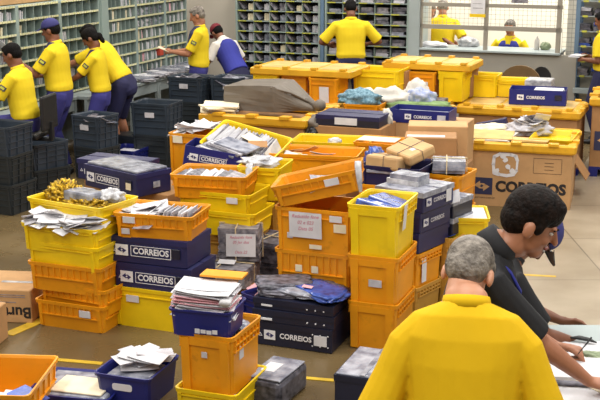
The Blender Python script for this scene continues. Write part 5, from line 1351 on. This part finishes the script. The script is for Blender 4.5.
# E: right-hand container
E_ = container('cardboard container on a blue pallet at the right edge, with an arrows emblem', gxy(641, 150, 12.7, 0), 1.12, 1.0, Z(101, 12.9), m='cardd', fill_h=.97, rz=-PSI+R(3))
emblem(E_, .22, (-.38, -.503, .42), (R(90), 0, 0), M['inkd'], M['card'])
p = P(600, 90, 14.0)
slab('orange slab with pale top lying across the right-hand container', (E_.location.x, E_.location.y-.45, E_['top']), 1.05, .9, m='ochre', rz=-PSI+R(3))
sheet('flap', .26, .34, .008, 'cardd', D.location+D.rotation_euler.to_matrix() @ Vector((.62, .35, .28)), (0, R(55), -PSI), 'cardboard flap sticking out at the right side of the lettered container', 'flap')

# ---------------------------------------------------------------- middle heap in front of the containers
p = gxy(430, 165, 9.6, 0)
zz = Z(168, 9.6)
for i in range(2): solid('cardboard_box', ('cardboard box on the floor under the closed boxes in the middle heap', 'cardboard box second from the floor under the closed boxes')[i], 'box', (p.x, p.y+.06, zz/2*i), (.56, .44, zz/2-.002), 'cardd')
b1 = solid('cardboard_box', 'closed cardboard box with white tape on top, in the middle heap', 'box', (p.x, p.y, zz), (.44, .30, .26), 'cardd', rz=-PSI+R(14))
bm = bmesh.new(); box(bm, -.20, .12, -.12, -.04, .26, .263); mesh_obj('tape', bm, M['paper'], b1)
solid('cardboard_box', 'taller cardboard box behind the taped one in the middle heap', 'box', (p.x+.10, p.y+.33, zz), (.52, .30, .30), 'card', rz=-PSI+R(14))
# orange crates under the grey bundle
p = gxy(438, 200, 9.05, 0)
for i, (l, m) in enumerate((('tan crate on the floor behind the leaning carton pile', 'tan'), ('orange crate second from the floor behind the leaning carton pile', 'orange'), ('orange crate carrying the grey string-tied bundle', 'orange'))):
    c = crate('wide', l, (p.x+.02, p.y, .285*i), m=m, size=(.34, .36, .30), style='plain', rz=-PSI-R(8))
signbundle('grey string-tied bundle on the orange crate right of the brown parcels', (c.location.x-.02, c.location.y-.15, .875), (.26, .22, .10), -PSI+R(14), m='film')
p = gxy(451, 190, 9.5, 0)
for i in range(3): crate('wide', ('orange crate on the floor beside the cardboard container', 'orange crate in the middle beside the cardboard container', 'orange crate, top of three beside the cardboard container')[i], (p.x, p.y, .25*i), m='orange', size=(.24, .36, .255), style='plain')
# brown parcels in a blue tray on crates
p = gxy(388, 188, 8.95, 0)
for i in range(2): crate('wide', ('orange crate on the floor beneath the brown parcels', 'orange crate under the tray of brown parcels')[i], (p.x, p.y+.0, .395*i), m='orange', size=(.50, .40, .40), style='plain')
tz = .79
c = crate('tray', 'navy tray holding the brown paper parcels', (p.x+.01, p.y-.01, tz), m='navy', size=(.50, .44, .16), style='plain', name='mail_tray', cat='tray', rz=-PSI-R(4))
crate('tray', 'tan slotted tray beside the navy tray of parcels', (p.x+.30, p.y+.02, .68) if False else (p.x+.32, p.y-.05, .0), m='tan', size=(.20, .36, .86), style='plain', rz=-PSI-R(18), name='mail_tray', cat='tray')
def parcel(label, loc, size, rz, rx=0, ry=0, lab=False):
    o = solid('brown_parcel', label, 'parcel', loc, size, 'kraft', rz=rz, rx=rx, ry=ry, bev=.02, seg=2, center=True)
    w, d, h = size; bm = bmesh.new(); 
    loft(bm, [(w*.05, -d/2-.003, 0), (w*.05, -d/2-.003, h+.002), (w*.05, d/2+.003, h+.002), (w*.05, d/2+.003, 0)], [.003]*4, [.003]*4, n=5)
    loft(bm, [(-w/2-.003, 0, 0), (-w/2-.003, 0, h+.002), (w/2+.003, 0, h+.002), (w/2+.003, 0, 0)], [.003]*4, [.003]*4, n=5, side=(0, 1, 0)); mesh_obj('string', bm, M['tarp'], o)
    if lab: l_ = bpy.data.objects.new('paper_label', env_mesh(.045, .04, .001, 'paper')); COL.objects.link(l_); l_.parent = o; l_.location = (.07, -.02, h+.001)
    return o
parcel('brown paper parcel lying lower, its end towards the camera', inside(c, -.05, -.10, .12), (.30, .24, .11), -PSI-R(12), rx=R(-5))
parcel('brown paper parcel with string and a small white label, tilted on the lower one', inside(c, .10, .02, .215), (.33, .26, .085), -PSI-R(38), rx=R(18), ry=R(4), lab=True)
lumpy('blue_mailer', 'crumpled blue and white mailer at the left of the brown parcels', 'mailer', inside(c, -.23, .06, .10), (.09, .14, .10), 'magb', seed=60, amp=.3)
solid('flat_mailer', 'grey film mailer under the front of the brown parcels', 'mailer', inside(c, -.02, -.22, .10), (.34, .12, .03), 'film', rx=R(0), rz=-PSI)
# long yellow tray, navy carton end, orange tray left of the parcels
p = gxy(329, 158, 9.95, 0); zt = Z(161, 9.95)
solid('cardboard_box', 'cardboard box on the floor below the long yellow tray of the middle heap', 'box', (p.x, p.y, 0), (.6, .4, zt-.002), 'cardd')
crate('tray', 'long bright yellow tray with a small white label, in the middle heap', (p.x, p.y-.02, zt), m='yellow', size=(.68, .40, .17), style='plain', stickers=((-.22, .12, .06, .035, 'paper'),), name='mail_tray', cat='tray', rz=-PSI+R(8))
lumpy('wrap', 'white crumpled wrap on the rim of the long yellow tray', 'wrapping', (p.x+.05, p.y+.10, zt+.13), (.06, .05, .04), 'filmw', seed=61)
p = gxy(278, 158, 9.9, 0)
solid('cardboard_box', 'cardboard box on the floor below the navy carton end', 'box', (p.x, p.y, 0), (.34, .36, .80), 'cardd')
carton('navy carton end showing between the two yellow trays', (p.x, p.y, .802), size=(.32, .3, .10), text=False)
p = gxy(312, 176, 9.35, 0); zt = Z(176, 9.35)
solid('cardboard_box', 'cardboard box on the floor below the long orange tray', 'box', (p.x, p.y+.02, 0), (.6, .36, zt-.002), 'cardd')
c = crate('tray', 'long orange tray lying between the tilted orange tray and the long yellow one', (p.x, p.y, zt), m='orange', size=(.74, .42, .18), style='plain', name='mail_tray', cat='tray', rz=-PSI+R(8))
heap(c, 6, 'mail in the long orange tray of the middle heap', 'mail in the long orange tray', seed=71, z0=.12, size=(.2, .12), ms=('kraft', 'paper'))
p = gxy(377, 155, 9.7, 0); zt = Z(157, 9.7)
solid('cardboard_box', 'cardboard box on the floor behind the brown parcels', 'box', (p.x, p.y, 0), (.40, .36, zt-.002), 'cardd')
c = crate('tray', 'orange tray with flattened card behind the brown parcels', (p.x, p.y, zt), m='orange', size=(.42, .36, .12), style='plain', name='mail_tray', cat='tray')
sheet('card_sheet', .34, .2, .006, 'cream', inside(c, -.02, -.05, .13), (0, 0, -PSI), 'flattened pale card across the orange tray behind the parcels', 'card')

# ---------------------------------------------------------------- foreground left
b = G(207, 421)
c = crate('tall', 'yellow crate on the floor under the tall orange crate with the envelope tray', (b.x, b.y, 0), m='yellow', size=(.38, .48, .19), style='plain', rz=-PSI+R(1))
heap(c, 5, 'mail caught in the yellow crate under the tall orange crate', 'mail in the lowest yellow crate', seed=81, z0=.10, size=(.2, .1), area=(.3, .4))
c = crate('tall', 'tall orange crate near the camera carrying a royal blue tray of envelopes', (b.x, b.y+.03, .155), m='orange', size=(.34, .42, .37), stickers=((.0, .25, .035, .035, 'paper2'),), rz=-PSI)
bm = bmesh.new(); box(bm, .165, .169, -.10, -.04, .20, .28); mesh_obj('paper_label', bm, M['paper'], c)
lumpy('wrap', 'grey plastic scraps at the back of the tall orange crate near the camera', 'wrapping', inside(c, .09, .12, .24), (.07, .10, .07), 'film', seed=84)
t = crate('plain', 'royal blue tray with a torn white label, heaped with white and pink envelopes', inside(c, -.025, -.215, .355), m='blue', size=(.365, .30, .16), style='none', rz=-PSI+R(6), name='mail_tray', cat='tray', rim=.012, taper=.94)
bm = bmesh.new()
for i in range(4): box(bm, -.06+i*.035, -.03+i*.035, -.012+.003*(i % 2), .016-.003*(i % 3), 0, .0015)
mesh_obj('torn_label', bm, M['paper'], t, loc=(.04, -.172, .045), rot=(R(93), 0, 0))
r2 = random.Random(91)
for i in range(30):
    mm = 'pink' if i in (9, 10, 14, 15, 19, 21) else r2.choice(['paper', 'paper', 'paper2'])
    sheet('envelope', .34*r2.uniform(.92, 1.03), .21, .0035, mm, inside(t, r2.uniform(-.025, .02)-.005, r2.uniform(-.03, .03)-.01, .10+.0056*i), (R(r2.uniform(-2, 2)+2), R(3+r2.uniform(-2, 2)), t.rotation_euler.z+R(r2.uniform(-9, 9)+2)), ('pink' if mm == 'pink' else 'white')+' envelope in the tall pile on the royal blue tray near the camera', 'envelope', mm == 'pink' and 'pink envelopes in the near pile' or 'white envelopes in the near pile', curl=r2.choice((0, .006, .012)))
bm = bmesh.new(); loft(bm, [(0, -.11, 0), (0, .11, 0)], [.035, .03], [.020, .018], side=(1, 0, 0), n=14, round0=False, round1=False)
o = mesh_obj('rolled_envelope', bm, M['paper'], smooth=True, loc=inside(t, .14, -.05, .22), rot=(0, 0, -PSI+R(15))); tag(o, 'white paper rolled at the right end of the near envelope pile', 'paper')
sheet('folder', .26, .12, .012, 'orange', inside(t, .05, .15, .285), (0, 0, t.rotation_euler.z), 'flat orange folder behind the top of the near envelope pile', 'folder')
# royal blue crate of letters on the floor
b = G(124, 406)
c = crate('plain', 'royal blue crate of letters with a white oval handle, on the floor in front', (b.x, b.y, 0), m='blue', size=(.36, .42, .20), style='none', rz=-PSI+R(2), taper=.9, rim=.02)
bm = bmesh.new(); skin_rings(bm, [ring(bm, .13, .045, 0, .02), ring(bm, .13, .045, .003, .02)]); mesh_obj('oval_handle', bm, M['inkw'], c, loc=(0, -.203, .125), rot=(R(95), 0, 0))
solid('grey_packet', 'flat grey packet under the letters of the near royal blue crate', 'packet', inside(c, -.01, -.13, .135), (.27, .26, .03), 'film', rz=-PSI)
for i in range(16):
    sheet('letter', .23, .12, .004, ('paper', 'paper', 'paper2')[i % 3], inside(c, r2.uniform(-.07, .09), r2.uniform(-.05, .13), .185+.005*i), (R(r2.uniform(-10, 10)), R(r2.uniform(-10, 10)), r2.uniform(-1.2, .9)), 'white letter lying in the near royal blue crate with the oval handle', 'letter', 'letters in the near royal blue crate', curl=.006)
# blue tray with film-wrapped magazines
b = G(68, 408)
c = crate('plain', 'shallow royal blue tray under film-wrapped magazines, between the open orange tray and the blue crate', (b.x, b.y, 0), m='blue', size=(.52, .42, .08), style='none', rz=-PSI+R(10), rim=.02)
solid('film_pack', 'grey film-wrapped block of magazines filling the shallow blue tray', 'packet', inside(c, 0, -.18, .02), (.46, .38, .055), 'film', rz=-PSI+R(10), bev=.015, seg=2)
solid('magazine_pack', 'shiny gold and white magazines in clear film on the grey block', 'magazine', inside(c, .03, -.16, .077), (.34, .24, .012), 'cream', rz=-PSI+R(6), bev=.004)
# open orange tray at the lower left corner
b = G(6, 434)
c = crate('tray', 'open orange tray with a few papers on its floor, lower left corner', (b.x-.10, b.y, 0), m='orange', size=(.50, .60, .25), rz=R(-4), name='mail_tray', cat='tray')
for i in range(8): sheet('letter', .24, .15, .004, ('paper', 'paper2', 'paper', 'magb')[i % 4], inside(c, -.06+.03*i, -.10+.012*i, .07+.007*i), (R(5), R(4), r2.uniform(-.9, .3)), 'letter lying on the floor of the open orange corner tray', 'letter', 'letters in the open corner tray')
# cardboard box with upside-down lettering
b = G(-12, 322)
bx = solid('cardboard_box', 'cardboard box with upside-down black lettering at the left edge', 'box', (b.x, b.y, 0), (.66, .46, .25), 'card', rz=-R(6))
lettering(bx, 'Burti', .115, (.215, -.2315, .085), (R(90), R(180), 0), M['inkk'], bold=.03)
bm = bmesh.new()
for z_ in (.155, .195, .21): box(bm, .08 if z_ < .16 else -.1, .22 if z_ < .16 else .29, -.232, -.2305, z_, z_+.005)
mesh_obj('print_line', bm, M['mag'], bx)
bm = bmesh.new(); box(bm, .05, .30, -.06, -.02, .25, .2515); mesh_obj('tape', bm, M['filmw'], bx)
b = G(-24, 352); solid('cardboard_flap_box', 'cardboard box corner cut by the left edge, before the lettered one', 'box', (b.x, b.y, 0), (.20, .30, .26), 'card', rz=-R(10))
# grey plastic-wrapped tray, and navy box by the yellow back
b = G(262, 408)
c = solid('wrapped_block', 'dark grey film-wrapped block with a white label, right of the near orange crate', 'block', (b.x, b.y, 0), (.24, .40, .17), 'magd', rz=-PSI-R(4), bev=.03, seg=2)
bm = bmesh.new(); box(bm, -.11, .11, -.18, .18, .171, .182); bevel(bm, .008, 2); mesh_obj('film_top', bm, M['film'], c)
l_ = bpy.data.objects.new('paper_label', env_mesh(.09, .14, .002, 'paper')); COL.objects.link(l_); l_.parent = c; l_.location = (-.03, .0, .1825)
b = G(368, 425)
c = carton('dark navy box with a grey film top on the floor beside the grey-haired person', (b.x+.06, b.y, 0), size=(.54, .46, .27), m='navyd', text=False)
bm = bmesh.new(); box(bm, -.265, .265, -.225, .225, .272, .284); bevel(bm, .004); mesh_obj('film_top', bm, M['film'], c)
bm = bmesh.new(); box(bm, -.12, -.09, -.225, .225, .284, .288); mesh_obj('fold_ridge', bm, M['film'], c)

# ---------------------------------------------------------------- foreground people and their table
ZT = 1.02
tb_ = thing('work_table', 'pale work table covered with white papers, lower right corner', 'table', (1.75, 4.85, 0), 0)
bm = bmesh.new(); box(bm, -.62, .9, -.75, .05, ZT-.04, ZT); bevel(bm, .006); mesh_obj('table_top', bm, M['shelfl'], tb_)
for x in (-.55, .83):
    for y in (-.68, .0): bm = bmesh.new(); loft(bm, [(x, y, 0), (x, y, ZT-.04)], [.022]*2, [.022]*2, round0=False, round1=False, n=10); mesh_obj('leg', bm, M['shelfd'], tb_)
def tl(u, v, z=ZT): return G(u, v, z)
for i, (u, v, w_, h_, rz_, m, l) in enumerate(((590, 350, .22, .16, .2, 'paper', 'white sheet at the far edge of the work table'), (592, 356, .30, .22, -.4, 'paper', 'white sheet under the fist with the pen'), (581, 373, .30, .24, -.15, 'paper', 'white pad on the work table right of the forearm'), (570, 397, .30, .20, .1, 'paper', 'white sheet at the lower edge of the work table'), (610, 380, .30, .30, .5, 'cream', 'cream sheet at the right of the work table'))):
    p = tl(u, v); sheet('paper_sheet', w_, h_, .003 if i != 2 else .02, m, (p.x, p.y, ZT+.001+.003*i), (0, 0, rz_), l, 'paper')
p = tl(575, 388); solid('dark_folder', 'dark folder under the white pad on the work table', 'folder', (p.x+.02, p.y-.03, ZT+.018), (.22, .03, .012), 'magd', rz=-.15)
p = tl(592, 361); lumpy('wrapper', 'small crumpled green and white wrapper beside the fist on the work table', 'wrapper', (p.x, p.y, ZT+.012), (.06, .035, .02), 'green_pot', seed=97, amp=.5)
bm = bmesh.new(); p = tl(583, 343); loft(bm, [(-.05, .03, 0), (-.02, .01, .008), (.02, -.015, .008), (.05, -.03, 0)], [.004, .018, .016, .003], [.003, .008, .008, .003], side=(0, 1, 0), n=10); o = mesh_obj('stapler', bm, M['black'], smooth=True, loc=(p.x, p.y, ZT+.014)); tag(o, 'small black tool lying on the far white sheet of the work table', 'tool')

# grey-haired person, back to the camera
pf = P(466, 330, 3.76); F0 = (pf.x, pf.y, 0)
person('grey-haired person in a yellow polo shirt, back to the camera, nearest of all', F0, R(-8), 1.82, lean=14, head=(30, 6, 14), shirt='shirt2', skin='skinp', hair='hairg', trous='trouserd', vox=.0065, build=1.07, armb=1.0, shz=1.325, hands={'r': (.20, .26, 1.02), 'l': (-.22, .26, 1.02)}, poles={'ra': (.5, -.6, -.8), 'la': (-.5, -.6, -.8)}, neckfwd=.075, headlift=-.042, sleeve=.6, face=True)
# dark-haired person in a black polo, in profile
def wl(w, loc, yaw, k): v = Matrix.Rotation(-yaw, 3, 'Z') @ (Vector(w)-Vector(loc)); return tuple(v/k)
yg = R(-97); hg = 1.89; kg = hg/1.72
hc = P(541, 214, 4.34); lg_ = 15
G0 = (hc.x-.32, hc.y+.0, 0)
w1 = G(592, 384, ZT+.06); w2 = G(556, 346, ZT+.07)
print('G', hc, w1, w2)
person('dark-haired person in a black polo with blue lanyard, bowed over the work table', G0, yg, hg, lean=lg_, head=(10, 0, 0), lanyard=True, shirt='blackcl', skin='skinl', hair='hairbr', hairstyle='full', trous='trouserd', vox=.0065, build=.95, collar='blackcl',
       hands={'r': wl(w1, G0, yg, kg), 'l': wl(w2, G0, yg, kg)}, poles={'ra': (.6, -.6, -.8), 'la': (-.5, -.5, -1)}, face=True, hdirs={'l': (-.1, 1, -.15), 'r': (-.2, 1, -.25)}, palms={'l': (.4, 0, -1), 'r': (-.2, 0, -1)}, curls=(.7, 1.5), headlift=-.02, collar_up=.035, neckfwd=.085, sleeve=.62)
q = G(578, 352, ZT+.07); bm = bmesh.new(); loft(bm, [(0, 0, 0), (.055, .03, .055), (.06, .033, .06)], [.0015, .004, .004], [.0015, .004, .004], n=8); o = mesh_obj('pen', bm, M['black'], smooth=True, loc=q-Vector((.0, 0, .01))); tag(o, 'black pen held in the fist over the work table', 'pen')
# bent person in a blue cap behind
hp = P(541, 271, 5.05); yc = R(-84)
C0_ = (hp.x-.42, hp.y, 0)
person('person in a blue cap with a dark brim, bent down behind the dark-haired one', C0_, yc, 1.70, lean=34, head=(34, 0, 0), shirt='blackcl', skin='skinb', hair='hairb', cap=('capb', 'crated'), trous='trouserd', vox=.009, face=True, hands={'r': (.15, .62, .98), 'l': (-.2, .62, .98)})
# ---------------------------------------------------------------- camera and light
cam = bpy.data.cameras.new('camera'); co = bpy.data.objects.new('camera', cam); COL.objects.link(co)
co.location = (0, 0, H); co.rotation_euler = (R(90)-PIT, 0, 0); cam.sensor_width = 36; cam.lens = 36*F_/600; cam.clip_end = 100
bpy.context.scene.camera = co
def area(loc, sx, sy, e, c=(1, .965, .91), rot=(0, 0, 0)):
    l = bpy.data.lights.new('ceiling_or_fill_lamp', 'AREA'); l.shape = 'RECTANGLE'; l.size = sx; l.size_y = sy; l.energy = e; l.color = c
    o = bpy.data.objects.new('ceiling_or_fill_lamp', l); COL.objects.link(o); o.location = loc; o.rotation_euler = rot
    return o
for y in (2, 6.5, 11, 15.5):
    for x in (-4, 0, 4): area((x+.2*y*.4, y, 5.2), .5, 2.6, 150)
bl = W(k_back(485), 1.2, 3.3); area(tuple(bl), 3.2, .6, 95, (1, .98, .92), (0, 0, -PSI))  # unseen lamp added to brighten the cream room behind the counter
w = bpy.data.worlds.new('world'); bpy.context.scene.world = w; w.use_nodes = True
w.node_tree.nodes['Background'].inputs[0].default_value = (1, .96, .92, 1); w.node_tree.nodes['Background'].inputs[1].default_value = .25
vs = bpy.context.scene.view_settings; vs.view_transform = 'Standard'; vs.look = 'None'; vs.exposure = 0; vs.gamma = 1; vs.use_curve_mapping = False
